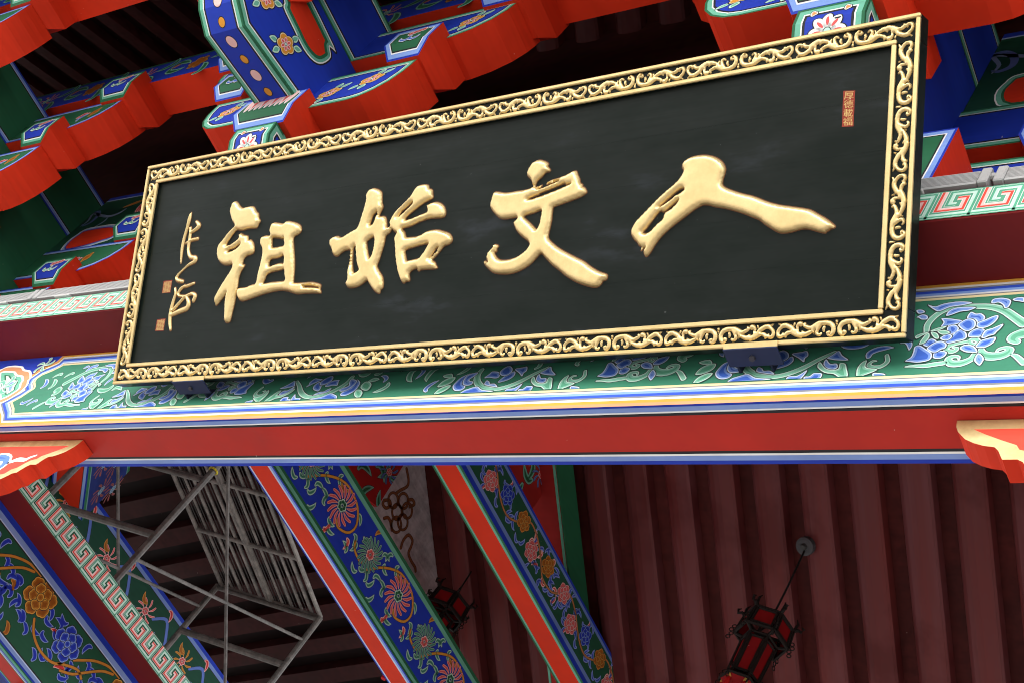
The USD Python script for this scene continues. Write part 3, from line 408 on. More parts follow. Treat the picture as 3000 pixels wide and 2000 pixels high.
def queti(mirror, label):
    top = QT; low = QLOW; inn = QIN
    fx = (lambda x: 2 * -3.52 - x) if mirror else (lambda x: x)
    out = [(fx(x), z) for x, z in top + low]
    t = thing('corner_bracket', (fx(-7.4), .12, Z0), label, 'carved bracket', 'gold edged red brackets under the lintel')
    y0, y1 = .085, .165
    s = MB(); s.prism(Polygon(out).buffer(0), 'y', y0, y1, RED); s.build('bracket_body', PAINT, t)
    s = MB(); P = Paint(on_y(y0)); body = Polygon(out).buffer(0)
    P.add(body.difference(Polygon([(fx(x), z) for x, z in inn]).buffer(0)), (1, 1, 1), 0); P.build('gold_edge', t, GOLD)
    s = MB(); P = Paint(on_y(y0)); P.add(Polygon([(fx(x), z) for x, z in inn]).buffer(0), SCARLET, 0)
    for pts, cols in QCURL: tinted(P, stroke([(fx(x), z, w) for x, z, w in pts]), 2, *cols, out=0, d1=.012, d2=.03)
    P.build('painted_scroll', t)
queti(False, 'gold edged red corner bracket under the left end of the lintel')
queti(True, 'gold edged red corner bracket under the right end of the lintel')

# ------------------------------------------------------------------ the plaque
KP = 1.0405          # the plaque was measured a little nearer than it hangs
PO = np.array(CAM) + (np.array((-5.065, -.18, 4.661)) - CAM) * KP; PW, PH, TILT = 3.424 * KP, .939 * KP, math.radians(39.105)
mmp = lambda pts: [tuple(q * KP / 1000 for q in p) for p in pts]
PU = np.array((0, -math.sin(TILT), math.cos(TILT))); PN = np.array((0, -math.cos(TILT), -math.sin(TILT)))
def on_p(h0): return lambda u, v, h: PO + np.c_[u] * np.array((1.0, 0, 0)) + np.c_[v] * PU + np.c_[np.full(len(u), h0) + h] * PN
def pframe(v): v = np.asarray(v, float); return PO + v[:, :1] * np.array((1.0, 0, 0)) + v[:, 1:2] * PU + v[:, 2:3] * PN
pq = thing('plaque', PO, 'black lacquered plaque with four gilt characters in a gilt scroll frame', 'plaque')
def pbox(s, u0, u1, v0, v1, h0, h1, c, b=0.002):
    t = bevel_box((u0, v0, h0), (u1, v1, h1), b); s.add(pframe(t.vertices), t.faces[:, ::-1], c)
PANEL_H = -.012
s = MB(); pbox(s, .002, PW - .002, .002, PH - .002, -.055, PANEL_H - .006, BLACK); s.build('back_board', LACQUER, pq)
nb = 5; y0 = .080
for k in range(nb):       # the field is joined from boards
    a, b = y0 + (PH - 2 * y0) * k / nb, y0 + (PH - 2 * y0) * (k + 1) / nb
    s = MB(); pbox(s, .08, PW - .08, a, b, PANEL_H - .012, PANEL_H, BLACK, .00025); s.build('field_board', LACQUER, pq)
for a in ((0, PW, 0, .085), (0, PW, PH - .085, PH), (0, .085, .0855, PH - .0855), (PW - .085, PW, .0855, PH - .0855)):
    s = MB(); pbox(s, *a, -.056, -.004, BLACK, .002); s.build('frame_rail', LACQUER, pq)
for d, w, hh in ((0.0, .0130, .007), (.0715, .0150, .006)):
    for a in ((d, PW - d, d, d + w), (d, PW - d, PH - d - w, PH - d), (d, d + w, d + w + .0003, PH - d - w - .0003), (PW - d - w, PW - d, d + w + .0003, PH - d - w - .0003)):
        s = MB(); pbox(s, *a, -.006, hh, (1, 1, 1), .003); s.build('gilt_moulding', GOLD, pq)

def puffy(geom, step, height, soft, base):
    """A rounded relief over an outline: the height grows with the distance from the edge."""
    from scipy.spatial import Delaunay
    V, Fc = [], []; off = 0
    for poly in getattr(geom, 'geoms', [geom]):
        if poly.geom_type != 'Polygon' or poly.area < step * step: continue
        poly = poly.simplify(step * .05); bp = []
        for ring in [poly.exterior, *poly.interiors]:
            L = ring.length; k = max(6, int(L / (step * .6))); bp += [ring.interpolate(i / k, normalized=True).coords[0] for i in range(k)]
        x0, y0, x1, y1 = poly.bounds; gx, gy = np.meshgrid(np.arange(x0, x1, step), np.arange(y0, y1, step * .866)); gx = gx + (np.arange(len(gx)) % 2)[:, None] * step / 2
        import shapely
        gp = np.c_[gx.ravel(), gy.ravel()]; inside = shapely.contains_xy(poly.buffer(-step * .45), gp[:, 0], gp[:, 1]); gp = gp[inside]
        pts = np.vstack([np.array(bp), gp]); tri = Delaunay(pts).simplices; cen = pts[tri].mean(1)
        tri = tri[shapely.contains_xy(poly, cen[:, 0], cen[:, 1])]
        a = pts[tri]; cr = (a[:, 1, 0] - a[:, 0, 0]) * (a[:, 2, 1] - a[:, 0, 1]) - (a[:, 1, 1] - a[:, 0, 1]) * (a[:, 2, 0] - a[:, 0, 0]); tri = tri[np.abs(cr) > 1e-10]; cr = cr[np.abs(cr) > 1e-10]; tri[cr > 0] = tri[cr > 0][:, ::-1]
        d = shapely.distance(poly.boundary, shapely.points(pts)); d[:len(bp)] = 0
        t = np.clip(d / soft, 0, 1); h = base + height * np.sqrt(np.clip(1 - (1 - t) ** 2, 0, 1))
        # skirt down to the board
        nb_ = len(bp); V.append(np.c_[pts, h]); Fc.append(tri + off); off += len(pts); start = off - len(pts); i0 = 0
        for ring in [poly.exterior, *poly.interiors]:
            k = max(6, int(ring.length / (step * .6))); idx = np.arange(i0, i0 + k); sk = np.c_[pts[idx], np.full(k, base - .006)]
            V.append(sk); j = np.arange(k); a_, b_ = start + idx, start + np.roll(idx, -1); c_, d_ = off + j, off + np.roll(j, -1)
            Fc.append(np.vstack([np.c_[a_, c_, b_], np.c_[b_, c_, d_]])); off += k; i0 += k
    v, f = np.vstack(V), np.vstack(Fc)
    return pframe(v), f
def gilt(name, geom, step, height, soft, base, label=None):
    v, f = puffy(geom, step, height, soft, base)
    me = usdkit.mesh(stage, numbered(str(pq.GetPath()), name), (v - PO, f), GOLD, smooth=50)
    p = me.GetPrim(); tag(p, label); return p
RIM = (.16, .07, .03)
rim = Paint(on_p(PANEL_H))
groups = {}
for nm, outer, holes in CHARS:
    g = Polygon(smooth_line(mmp(outer), 3, True), [smooth_line(mmp(h), 3, True) for h in holes]).buffer(0); groups[nm] = groups[nm].union(g) if nm in groups else g
word = {'person': 'gilt character ren with two spreading strokes at right', 'culture': 'gilt character wen, second from the right', 'begin': 'gilt character shi, third from the right', 'ancestor': 'gilt character zu at the left of the four'}
for nm, g in groups.items():
    gilt('gilt_character', g, .0066, .0125, .0145, PANEL_H + .003, word[nm])
    rim.add(g.buffer(.0032).difference(g.buffer(-.001)), RIM, 0)
sg = [stroke(mmp(q)) for q in SIG]
for nm, grp in (('gilt_signature', [0, 1, 2, 3]), ('gilt_signature', [4, 5, 6, 7, 8])):
    g = unary_union([sg[i] for i in grp]); gilt(nm, g, .004, .008, .012, PANEL_H + .001, 'small gilt signature character at the left end'); rim.add(g.buffer(.003).difference(g.buffer(-.001)), RIM, 0)
rim.build('carved_rim', pq)
# seals
def seal(q, text, label):
    P = Paint(on_p(PANEL_H)); q = np.array(mmp(q)); base = Polygon(q); c = q.mean(0)
    P.add(base, (.20, .028, .016), 2)
    (x0, y0, x1, y1) = base.bounds
    tl, tr, br, bl = q
    def uv(a, b): return tuple(tl * (1 - a) * b + tr * a * b + br * a * (1 - b) + bl * (1 - a) * (1 - b))
    fr = (.44, .29, .11)
    def bar(a0, b0, a1, b1): P.add(Polygon([uv(a0, b0), uv(a1, b0), uv(a1, b1), uv(a0, b1)]), fr, 3)
    for a in text: bar(*a)
    P.build('seal', pq, None, label)
def glyph_bars(ch, a0, b0, a1, b1, N=22):
    from PIL import Image, ImageDraw, ImageFont
    import glob
    f = ImageFont.truetype(glob.glob('/opt/blender-*/*/datafiles/fonts/Noto Sans CJK Regular.woff2')[0], N)
    im = Image.new('L', (N + 2, N + 4)); ImageDraw.Draw(im).text((1, -N * .26), ch, 255, font=f); on = np.asarray(im) > 100; r = []
    ys, xs = np.nonzero(on); on = on[ys.min():ys.max() + 1, xs.min():xs.max() + 1]; hh, ww = on.shape
    for j in range(hh):
        i = 0
        while i < ww:
            if on[j, i]:
                k = i
                while k < ww and on[j, k]: k += 1
                r.append((a0 + (a1 - a0) * i / ww, b1 - (b1 - b0) * (j + 1) / hh, a0 + (a1 - a0) * k / ww, b1 - (b1 - b0) * j / hh)); i = k
            else: i += 1
    return r
def fallback(a0, b0, a1, b1): return [(a0, b0 + (b1 - b0) * k / 5, a1, b0 + (b1 - b0) * (k + .45) / 5) for k in range(5)]
def glyphs(chars, boxes):
    r = []
    for ch, bx in zip(chars, boxes):
        try: r += glyph_bars(ch, *bx)
        except Exception: r += fallback(*bx)
    return r
seal(SEALQ[2], glyphs('厚德載福', [(.10, .76, .90, .975), (.10, .515, .90, .735), (.10, .27, .90, .49), (.10, .025, .90, .245)]), 'narrow red seal with four gilt characters at the upper right')
lines = lambda n: [(.06 + .01 * (k % 3), .05 + .9 * k / n, .96 - .02 * (k % 2), .05 + .9 * (k + .55) / n) for k in range(n)]
seal(SEALQ[0], lines(9) + [(.3, .08, .36, .92), (.62, .1, .68, .9)], 'upper square red seal beside the signature')
seal(SEALQ[1], lines(8) + [(.25, .1, .31, .9), (.5, .05, .56, .95), (.76, .1, .82, .9)], 'lower square red seal beside the signature')
# acanthus scrolls in the frame: one motif, mirrored in pairs, turned along the four sides
half = [mmp(q) for q in MOT]
def scroll_geom(sx):
    return [stroke([(x * sx, y, max(w * 1.08, .0026)) for x, y, w in q], n=3) for q in half]
unitv = []
for sx in (1, -1):
    for gph in (unary_union(scroll_geom(sx)),): unitv.append(gph)
unit_poly = unary_union(unitv)
def place(gm, kind, pos, stretch=1.0):
    gm = affinity.scale(gm, stretch, 1.0, origin=(0, 0))
    if kind == 'top': return affinity.translate(gm, pos, PH - .0425)
    if kind == 'bottom': return affinity.translate(affinity.scale(gm, 1, -1, origin=(0, 0)), pos, .0425)
    if kind == 'right': return affinity.translate(affinity.rotate(gm, -90, origin=(0, 0)), PW - .0425, pos)
    return affinity.translate(affinity.rotate(gm, 90, origin=(0, 0)), .0425, pos)
nH, nV = 9, 2
for k in range(nH):
    for kd in ('top', 'bottom'): gilt('gilt_scroll', place(unit_poly, kd, .018 + (PW - .036) * (k + .5) / nH, (PW - .036) / nH / (.376 * KP)), .0040, .0062, .0055, -.004)
for k in range(nV):
    for kd in ('right', 'left'): gilt('gilt_scroll', place(unit_poly, kd, .078 + (PH - .156) * (k + .5) / nV, (PH - .156) / nV / (.376 * KP)), .0040, .0062, .0055, -.004)
# brackets that carry the plaque
for k, (u0, u1, lab) in enumerate(((.39 * KP, .575 * KP, 'dark steel bracket with gilt lip under the left part of the plaque'), (2.87 * KP, 3.045 * KP, 'dark steel bracket with gilt lip under the right part of the plaque'))):
    x0, x1 = PO[0] + u0, PO[0] + u1; yf, zf = PO[1], PO[2]
    t = thing('plaque_bracket', (x0, yf / 2, zf), lab, 'bracket', 'brackets under the plaque')
    s = MB(); tb = bevel_box((u0, -.010, .0072), (u1, .012, .0112), .001); s.add(pframe(tb.vertices), tb.faces[:, ::-1], (1, 1, 1)); s.build('gilt_lip', GOLD, t)
    s = MB(); s.box((x0, yf - .006, zf - .0165), (x1, yf + .060, zf - .0105), (.022, .030, .07), .001); s.build('steel_seat', PAINT, t)
    s = MB(); c = np.array(((x0 + x1) / 2, yf + .028, zf - .0165)); s.tube([c, c - (0, 0, .009)], .010, (.03, .03, .04), 6); s.build('bolt', METAL, t)
    b = np.array((0, yf + .06, zf - .0105))
    for dx in (.02, (x1 - x0) - .05):
        s = MB(); s.prism([(b[1] - .012, b[2]), (-.001, b[2]), (-.001, b[2] + .06), (b[1] - .008, b[2] + .012)], 'x', x0 + dx, x0 + dx + .008, (.020, .026, .05)); s.build('gusset', PAINT, t)

# ------------------------------------------------------------------ bracket sets (dougong): one builder, two paint schemes
T = .405
Y0, Y1, Y2 = -.05, -.694, -1.338                 # block fronts of the three rows
SCH = {'blue': dict(arm=((GREEN, 0), (LGREEN, .010), (WHITE, .018), (BLACK, .005), (BLUE, .009)), blk=((BLUE, 0), (LBLUE, .009), (WHITE, .019), (BLACK, .005), (GREEN, .006)), field=BLUE, edge=GREEN),
       'green': dict(arm=((BLUE, 0), (LBLUE, .010), (PALE, .014), (BLACK, .004), (GREEN, .008)), blk=((GREEN, 0), (LGREEN, .016), (WHITE, .012), (BLACK, .005), (BLUE, .006)), field=GREEN, edge=BLUE)}
def arm_outline(half, zb, zt):
    q = [(half * .66, zb), (half * .76, zb + .012), (half * .86, zb + .05), (half * .94, zb + .11), (half * .985, zb + .18), (half, zb + .235), (half * 1.005, zt)]
    return Polygon([(-x, z) for x, z in q[::-1]] + q).buffer(0)
def gong(t, xc, yf, half, zb, zt, sc, depth=.21, flowers=(), row=1):
    g = affinity.translate(arm_outline(half, zb, zt), xc, 0)
    s = MB(); s.prism(g, 'y', yf, yf + depth, RED); ap = s.build('bracket_arm', PAINT, t)
    P = Paint(on_y(yf)); inner, L = P.rings(g, sc['arm'], 0)
    for x, z in flowers:
        if sc['field'] == BLUE: rosette(P, xc + x, z, .054, L + 1, 1.2, .72, .3)
        else:
            for k, (dx, c) in enumerate(((-.05, DP), (.045, DO))): tinted(P, lobed(xc + x + dx, z + .012 * (k - .5), .044, 4, .16, 1.2, .7, .3 + k), L + 1, *c, out=.003, d1=.004, d2=.012)
            tinted(P, comma(xc + x, z, 3.5, .07, 1, .3), L + 5, WHITE, LBLUE, MIDBLUE, out=.002, d1=.002, d2=.007)
    P.build('painted_face', ap)
def dou(t, xc, yf, zt, W, sc, hu=.122, hl=.074, depth=None, motif='bud'):
    D = depth or W; r, rx = .048, .041; zk, zb = zt - hu, zt - hu - hl
    v = []
    for z, a, b in ((zt, 0, 0), (zk, 0, 0), (zb, rx, r)):
        v += [(xc - W / 2 + a, yf + b, z), (xc + W / 2 - a, yf + b, z), (xc + W / 2 - a, yf + D - b, z), (xc - W / 2 + a, yf + D - b, z)]
    f = [(0, 3, 2, 1), (8, 9, 10, 11)]
    for k in (0, 4):
        for i in range(4): f.append((k + i, k + (i + 1) % 4, k + 4 + (i + 1) % 4, k + 4 + i))
    f = [tuple(reversed(q)) for q in f]
    s = MB(); s.add(v, f, RED); bp = s.build('bracket_block', PAINT, t)
    def fm(u, vv, h):
        k = np.clip((zk - vv) / hl, 0, 1); return np.c_[u, yf + r * k - h, vv]
    g = Polygon([(xc - W / 2, zt), (xc + W / 2, zt), (xc + W / 2, zk), (xc + W / 2 - rx, zb), (xc - W / 2 + rx, zb), (xc - W / 2, zk)])
    P = Paint(fm, cuts=((1, zk),)); inner, L = P.rings(g, sc['blk'], 0)
    zc = zt - (hu + hl) * .42
    if motif == 'bud':
        fl = (SCARLET, WHITE) if 1 else None
        for k in range(4): tinted(P, Point(xc + .010 + .022 * (k - 1.3), zc + .030 + .007 * k).buffer(.017), L + 1, WHITE, PINK, ROSE, out=.003, d1=.002, d2=.006)
        for sg in (-1, 1): tinted(P, stroke([(xc - .004 * sg, zc + .008, .005), (xc + sg * .012, zc - .028, .011), (xc + sg * .044, zc - .024, .010), (xc + sg * .054, zc - .004, .005)], n=3), L + 5, WHITE, LBLUE if sc['field'] == BLUE else MINT, MIDBLUE if sc['field'] == BLUE else LGREEN, out=.003, d1=.003, d2=.006)
    elif motif == 'lotus':
        n = 9
        for k in range(n):
            x = xc - W * .33 + W * .66 * k / (n - 1)
            tinted(P, blob([(x - .021, zt - .010), (x - .020, zt - .06), (x + .003, zt - .118), (x + .021, zt - .06), (x + .019, zt - .010)]), L + 1 + 2 * (k % 2), WHITE, PINK, ROSE if k % 2 else PINK, out=.002, d1=.004, d2=.011)
    P.build('painted_face', bp)
def huagong(t, xc, zb, zt, prof, sc, y_in=.1, name='projecting_arm', soffit=True, side=(), hw=.128, edged=True):
    """An arm towards the viewer: prof is its lower edge (y, z) from the wall outwards, ending at the top."""
    poly = [(y_in, zb)] + prof + [(y_in, zt)]
    s = MB(); s.prism(poly, 'x', xc - hw, xc + hw, sc['field']); hp = s.build(name, PAINT, t)
    pr = np.array([(y_in, zb)] + prof, float); seg = np.r_[0, np.cumsum(np.linalg.norm(np.diff(pr, axis=0), axis=1))]
    def fm(u, v, h):
        y = np.interp(v, seg, pr[:, 0]); z = np.interp(v, seg, pr[:, 1]); i = np.clip(np.searchsorted(seg, v, 'right') - 1, 0, len(seg) - 2)
        d = (pr[1:] - pr[:-1])[i]; nrm = np.c_[-d[:, 1], d[:, 0]]; nrm = nrm / np.linalg.norm(nrm, axis=1, keepdims=True); nrm *= np.sign(np.where(np.abs(nrm[:, 1:]) > .05, -nrm[:, 1:], -nrm[:, :1]))
        return np.c_[u, y + h * nrm[:, 0], z + h * nrm[:, 1]]
    if soffit:
        P = Paint(fm, cuts=[(1, q) for q in seg[1:-1]]); g = sbox(xc - hw, 0, xc + hw, seg[-1]); inner, L = P.rings(g, [(c, w * 1.1) for c, w in sc['arm']], 0)
        soffit(P, L, pr, seg) if callable(soffit) else None
        P.build('painted_soffit', hp)
    g0 = Polygon(poly).buffer(0); P = Paint(on_x(xc + hw), g0); g = unary_union([g0, affinity.translate(g0, 0, .12), affinity.translate(g0, 0, .25), sbox(y_in - .001, zb, 1.0, zt + .3)]).buffer(0)
    if edged == 'both': g = unary_union([g0, sbox(y_in - .001, zb, 1.0, zt)])
    inner, L = P.rings(g, sc['arm'] if edged else ((sc['field'], 0),), 0)
    for fn in side: fn(P, L)
    P.build('painted_side', hp)

def bracket_set(xc, key, label, group):
    sc = SCH[key]; alt = SCH['green' if key == 'blue' else 'blue']
    t = thing('bracket_set', (xc, 0, ZP), label, 'bracket set', group)
    C = xc
    # row over the lintel
    dou(t, C, -.2, 5.76, .64, sc, hu=.26, hl=.18, depth=.62, motif='plain')
    gong(t, C, .01, .645, 5.675, 5.89, sc, depth=.19)
    for sx in (-1, 1): dou(t, C + sx * .57, Y0, 6.056, .279, sc)
    gong(t, C, .01, .96, 5.99, 6.27, sc, depth=.19, flowers=((-.62, 6.13), (.62, 6.13)))
    for sx in (-1, 1): dou(t, C + sx * .882, Y0, 6.461, .279, sc)
    # first projecting arm, with a flower under its rounded end
    def fl(P, L, pr, seg):
        v = np.interp(-.60, -pr[1:-1, 0][::1] * -1 if 0 else pr[::-1, 0], seg[::-1]); rosette(P, C, seg[-1] - .120, .060, L + 1, 1, 1, 0, 8, False, False)
        for sg in (-1, 1): tinted(P, lobed(C + sg * .06, seg[-1] - .035, .014, 3), L + 2, WHITE, PEACH, ORANGE, out=.003, d1=.003, d2=.008)
    def arch(P, L):
        P.add(blob([(-.20, 5.72), (-.36, 5.72), (-.46, 5.78), (-.50, 5.87), (-.20, 5.87)]), alt['field'] if 0 else BLACK, L); P.add(blob([(-.22, 5.74), (-.35, 5.74), (-.43, 5.79), (-.47, 5.86), (-.22, 5.86)]), sc['field'], L + 1)
    huagong(t, C, 5.675, 5.88, [(-.36, 5.675), (-.46, 5.684), (-.54, 5.708), (-.60, 5.748), (-.64, 5.80), (-.655, 5.872)], sc, soffit=fl, side=(arch,))
    # second row
    dou(t, C, Y1, 6.072, .40, sc, motif='lotus')
    gong(t, C, Y1 + .064, .645, 6.008, 6.295, sc, flowers=((-.46, 6.17), (-.24, 6.13), (.24, 6.125), (.46, 6.18)))
    for sx in (-1, 1): dou(t, C + sx * .57, Y1, 6.49, .267, sc)
    gong(t, C, Y1 + .064, .96, 6.45, 6.72, sc, flowers=((-.72, 6.58), (.42, 6.53), (.76, 6.60)))
    for sx in (-1, 1): dou(t, C + sx * .882, Y1, 6.885, .29, sc)
    # the beak arm over the lotus block
    def dots(P, L, pr, seg):
        d0 = np.interp(-.70, pr[::-1, 0], seg[::-1])
        for k, y in enumerate((-.737, -.829, -.917, -1.012, -1.104, -1.19, -1.27)):
            v = np.interp(y, pr[::-1, 0], seg[::-1]); big = k % 2 == 1; g = affinity.scale(Point(C - .0, v).buffer(.026 if big else .019, 6), 1, 1.15)
            P.add(g.buffer(.004), BLACK, L + 1); P.add(g, PINK if big else ORANGE, L + 2)
    def cut(P, L):
        lit = key == 'blue'
        o = Polygon(smooth_line([(-1.20, 6.26), (-1.05, 6.261), (-1.019, 6.235), (-.918, 6.228), (-.821, 6.223), (-.748, 6.243), (-.712, 6.286), (-.709, 6.35), (-.75, 6.375), (-.74, 6.40), (-1.20, 6.40)], 3, True)).buffer(0)
        P.add(o.buffer(.008), BLACK, L + 1); P.add(o, WHITE, L + 2); P.add(o.buffer(-.006), LGREEN if lit else LBLUE, L + 3); P.add(o.buffer(-.020), sc['edge'], L + 4); P.add(o.buffer(-.036), RED, L + 5)
        for y, z in ((-.89, 6.140), (-1.10, 6.168)):
            if lit: rosette(P, y, z, .046, L + 6, 1.1, 1, .3)
            else: tinted(P, lobed(y, z, .03, 5), L + 6, *DO, out=.003, d1=.004, d2=.01)
    huagong(t, C, 6.03, 6.448, [(-.70, 6.036), (-1.067, 5.977), (-1.172, 6.02), (-1.30, 6.12), (-1.36, 6.22), (-1.33, 6.32), (-1.24, 6.448)], sc, y_in=-.35, name='beak_arm', soffit=dots, side=(cut,))
    s = MB(); s.prism([(.1, 5.885), (.1, 6.448), (-.35, 6.448), (-.35, 6.03), (-.55, 6.03), (-.55, 5.885)], 'x', C - .127, C + .127, sc['field']); s.build('tail_arm', PAINT, t)
    huagong(t, C, 6.45, 6.80, [(-1.34, 6.45), (-1.40, 6.48), (-1.42, 6.80)], sc, name='upper_projecting_arm', soffit=None, edged='both')
    # outer row
    dou(t, C, Y2, 6.477, .36, sc)
    gong(t, C, Y2 + .064, .70, 6.413, 6.70, sc, flowers=((-.4, 6.56), (.4, 6.56)))
    for sx in (-1, 1): dou(t, C + sx * .62, Y2, 6.895, .267, sc)
    return t
b1 = bracket_set(CL[0], 'green', 'green bracket set with blue edges over the left column, at the left picture edge', None)
b2 = bracket_set(CL[1], 'blue', 'blue bracket set with dotted beak arm above the left half of the plaque', 'blue and green bracket sets')
tag(b1, None, None, 'blue and green bracket sets')
b3 = copy_of(b2, 'bracket_set', (CL[2], 0, ZP), 'blue bracket set rising behind the right end of the plaque', None, 'blue and green bracket sets')
b4 = copy_of(b1, 'bracket_set', (CL[3], 0, ZP), 'green bracket set over the right column, just outside the picture', None, 'blue and green bracket sets')

# ------------------------------------------------------------------ tie beams along the rows, boards behind the brackets
XA, XB = -10.4, 3.4
def tie_beam(y, z0, z1, label, flowers=True, col=BLUE):
    t = thing('tie_beam', ((XA + XB) / 2, y, z0), label, 'beam', 'red bottomed tie beams carried by the bracket sets')
    s = MB(); s.box((XA, y, z0), (XB, y + .21, z1), RED); s.build('beam_body', PAINT, t)
    P = Paint(on_y(y)); g = sbox(XA, z0, XB, z1); P.add(g, GREEN, 0); P.add(sbox(XA, z0, XB, z1 - .018), BLACK, 1); P.add(sbox(XA, z0, XB, z1 - .024), col, 2)
    x = XA + .3; r = random.Random(5); k = 0
    while flowers and x < XB:
        zc = (z0 + z1) / 2
        if k % 2: mum(P, x, zc, .085, (PINK, (.5, .08, .06)), (MINT, LGREEN), 3, 9)
        else: tinted(P, lobed(x, zc, .075, 6), 3, *DO)
        for a in (0.3, 2.6, 3.6, 5.6): tinted(P, comma(x + .1 * math.cos(a), zc + .05 * math.sin(a), a, .13, 1 if a < 3 else -1), 8, (.3, .5, .42), LGREEN, GREEN, out=.003, d1=.003, d2=.01)
        tinted(P, comma(x + .22, zc, .4, .08, 1), 8, PINK, ROSE, ROSE, out=.003, d1=.003, d2=.01)
        x += .47; k += 1
    P.build('painted_face', t); return t
tie_beam(Y1 + .066, 6.865, 7.135, 'blue faced tie beam on the middle row of brackets, red underneath')
tie_beam(Y2 + .066, 6.88, 7.13, 'blue faced tie beam on the outermost row of brackets, red underneath')
# wall boards of the row over the lintel
bw = thing('bracket_wall', (XM, .1, ZP), 'dark boarded wall behind the lowest row of brackets, green with scrolls above, red below', 'wall')
s = MB()
for k in range(3):
    a, b = CL[k], CL[k + 1]; s = MB(); s.box((a + .15, .20, ZP), (b - .15, .24, 6.02), RED); s.build('cushion_board', PAINT, bw)
    P = Paint(on_y(.20)); g = sbox(a + .15, ZP, b - .15, 6.02)
    for c, sg in ((a, 1), (b, -1)):
        o = Polygon(smooth_line([(c + sg * x, z) for x, z in ((.34, ZP), (.34, 5.50), (.55, 5.56), (.80, 5.70), (.96, 5.90), (1.02, 6.02), (1.36, 6.02), (1.36, ZP))], 1)).buffer(0)
        arch = blob([(c + sg * .3, 5.42), (c + sg * .5, 5.47), (c + sg * .72, 5.60), (c + sg * .90, 5.80), (c + sg * .98, 6.02), (c + sg * .3, 6.02)])
        P.add(arch.buffer(.035), (WHITE), 1); P.add(arch.buffer(.022), LGREEN, 2); P.add(arch, GREEN, 3)
    P.build('painted_arch', bw)
for k in range(3):
    a, b = CL[k] + .13, CL[k + 1] - .13; s = MB(); s.box((a, .014, 6.271), (b, .2, 6.86), DKGREEN); s.build('wall_board', PAINT, bw)
    P = Paint(on_y(.014)); C1, C2 = CL[k], CL[k + 1]
    P.add(sbox(a, 6.825, b, 6.86), BLUE, 1); P.add(sbox(a, 6.815, b, 6.825), (.3, .4, .62), 1)
    for c, sg in ((C1, 1), (C2, -1)):
        q = blob([(c + sg * x, z) for x, z in ((.30, 6.285), (.25, 6.37), (.265, 6.445), (.30, 6.475), (.52, 6.472), (.64, 6.42), (.67, 6.351), (.60, 6.326), (.47, 6.295))], 3)
        edge = (BLUE, (.3, .4, .62)) if k == 0 and sg == 1 else (GREEN, LGREEN)
        P.add(q.buffer(.030), WHITE, 1); P.add(q.buffer(.024), edge[1], 2); P.add(q.buffer(.006), edge[0], 3); P.add(q.buffer(-.004), RED, 4)
        for pts in (((.165, 6.546, .004), (.176, 6.603, .008), (.135, 6.69, .010), (.256, 6.644, .012), (.374, 6.614, .012), (.44, 6.633, .011), (.466, 6.675, .006)), ((.344, 6.513, .004), (.375, 6.558, .008), (.368, 6.599, .007))):
            P.add(stroke([(c + sg * x, z, w) for x, z, w in pts]), (.20, .27, .42), 2)
        P.add(stroke([(c + sg * x, z, w) for x, z, w in ((.12, 6.69, .012), (.17, 6.70, .016), (.22, 6.65, .016), (.23, 6.58, .014), (.19, 6.55, .010), (.16, 6.565, .005))]), (.10, .14, .34), 2)
        for j in range(7): tinted(P, stroke([(c + sg * (.62 + .02 * j), 6.62, .012), (c + sg * (.60 + .035 * j), 6.70, .022), (c + sg * (.63 + .045 * j), 6.77, .008)]), 4 + j % 2, PINK, ROSE, ROSE, out=.003, d1=.005, d2=.012)
        tinted(P, stroke([(c + sg * .42, 6.70, .006), (c + sg * .50, 6.73, .016), (c + sg * .58, 6.76, .004)]), 6, *DO)
    P.build('painted_scrollwork', bw)
s = MB(); s.box((XA, .018, 6.861), (XB, .2, 8.4), BROWN); s.build('upper_board', OLD, bw)
s = MB(); s.box((XA, .016, ZP), (CL[0] - .3, .2, 6.86), DKGREEN); s.build('end_board', PAINT, bw)
s = MB(); s.box((CL[3] + .3, .016, ZP), (XB, .2, 6.86), DKGREEN); s.build('end_board', PAINT, bw)

# ------------------------------------------------------------------ roof: eaves in front, slope behind, hip at the left
def slope_thing(name, loc, label, cat): return thing(name, loc, label, cat)
KB = .6
rear_z = lambda y: 7.71 - KB * y
rf = thing('roof', (XM, -.3, 7.89), 'dark red timber roof with rafters seen from below', 'roof')
rear = MB(); yr0, yr1 = -.3, 4.3
# rear slope: boards above, rafters below with gaps between
def slab(x0, x1, y0, y1, zf, th, c, name, mat=OLD):
    s = MB(); v = [(x, y, zf(y) + d) for d in (0, th) for x in (x0, x1) for y in (y0, y1)]
    s.add(v, [(0, 1, 3, 2), (4, 6, 7, 5), (0, 4, 5, 1), (2, 3, 7, 6), (0, 2, 6, 4), (1, 5, 7, 3)], c); return s.build(name, mat, rf)
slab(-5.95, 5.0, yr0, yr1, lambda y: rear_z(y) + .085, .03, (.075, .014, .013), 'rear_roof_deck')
RS = .2594; xr = -3.029 - RS * 11          # right edges of the rafters
nr = int((4.6 - xr) / RS)
rr = random.Random(3)
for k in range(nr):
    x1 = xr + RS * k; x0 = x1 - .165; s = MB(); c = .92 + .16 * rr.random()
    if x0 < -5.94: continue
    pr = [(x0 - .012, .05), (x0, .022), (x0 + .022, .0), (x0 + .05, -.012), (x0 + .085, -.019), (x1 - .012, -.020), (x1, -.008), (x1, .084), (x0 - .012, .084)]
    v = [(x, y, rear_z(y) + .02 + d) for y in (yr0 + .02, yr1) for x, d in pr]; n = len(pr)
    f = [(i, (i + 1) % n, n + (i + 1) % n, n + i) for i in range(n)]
    s.add(v, f, tuple(q * c for q in (.125, .029, .030))); s.build('rafter', RAFT, rf)
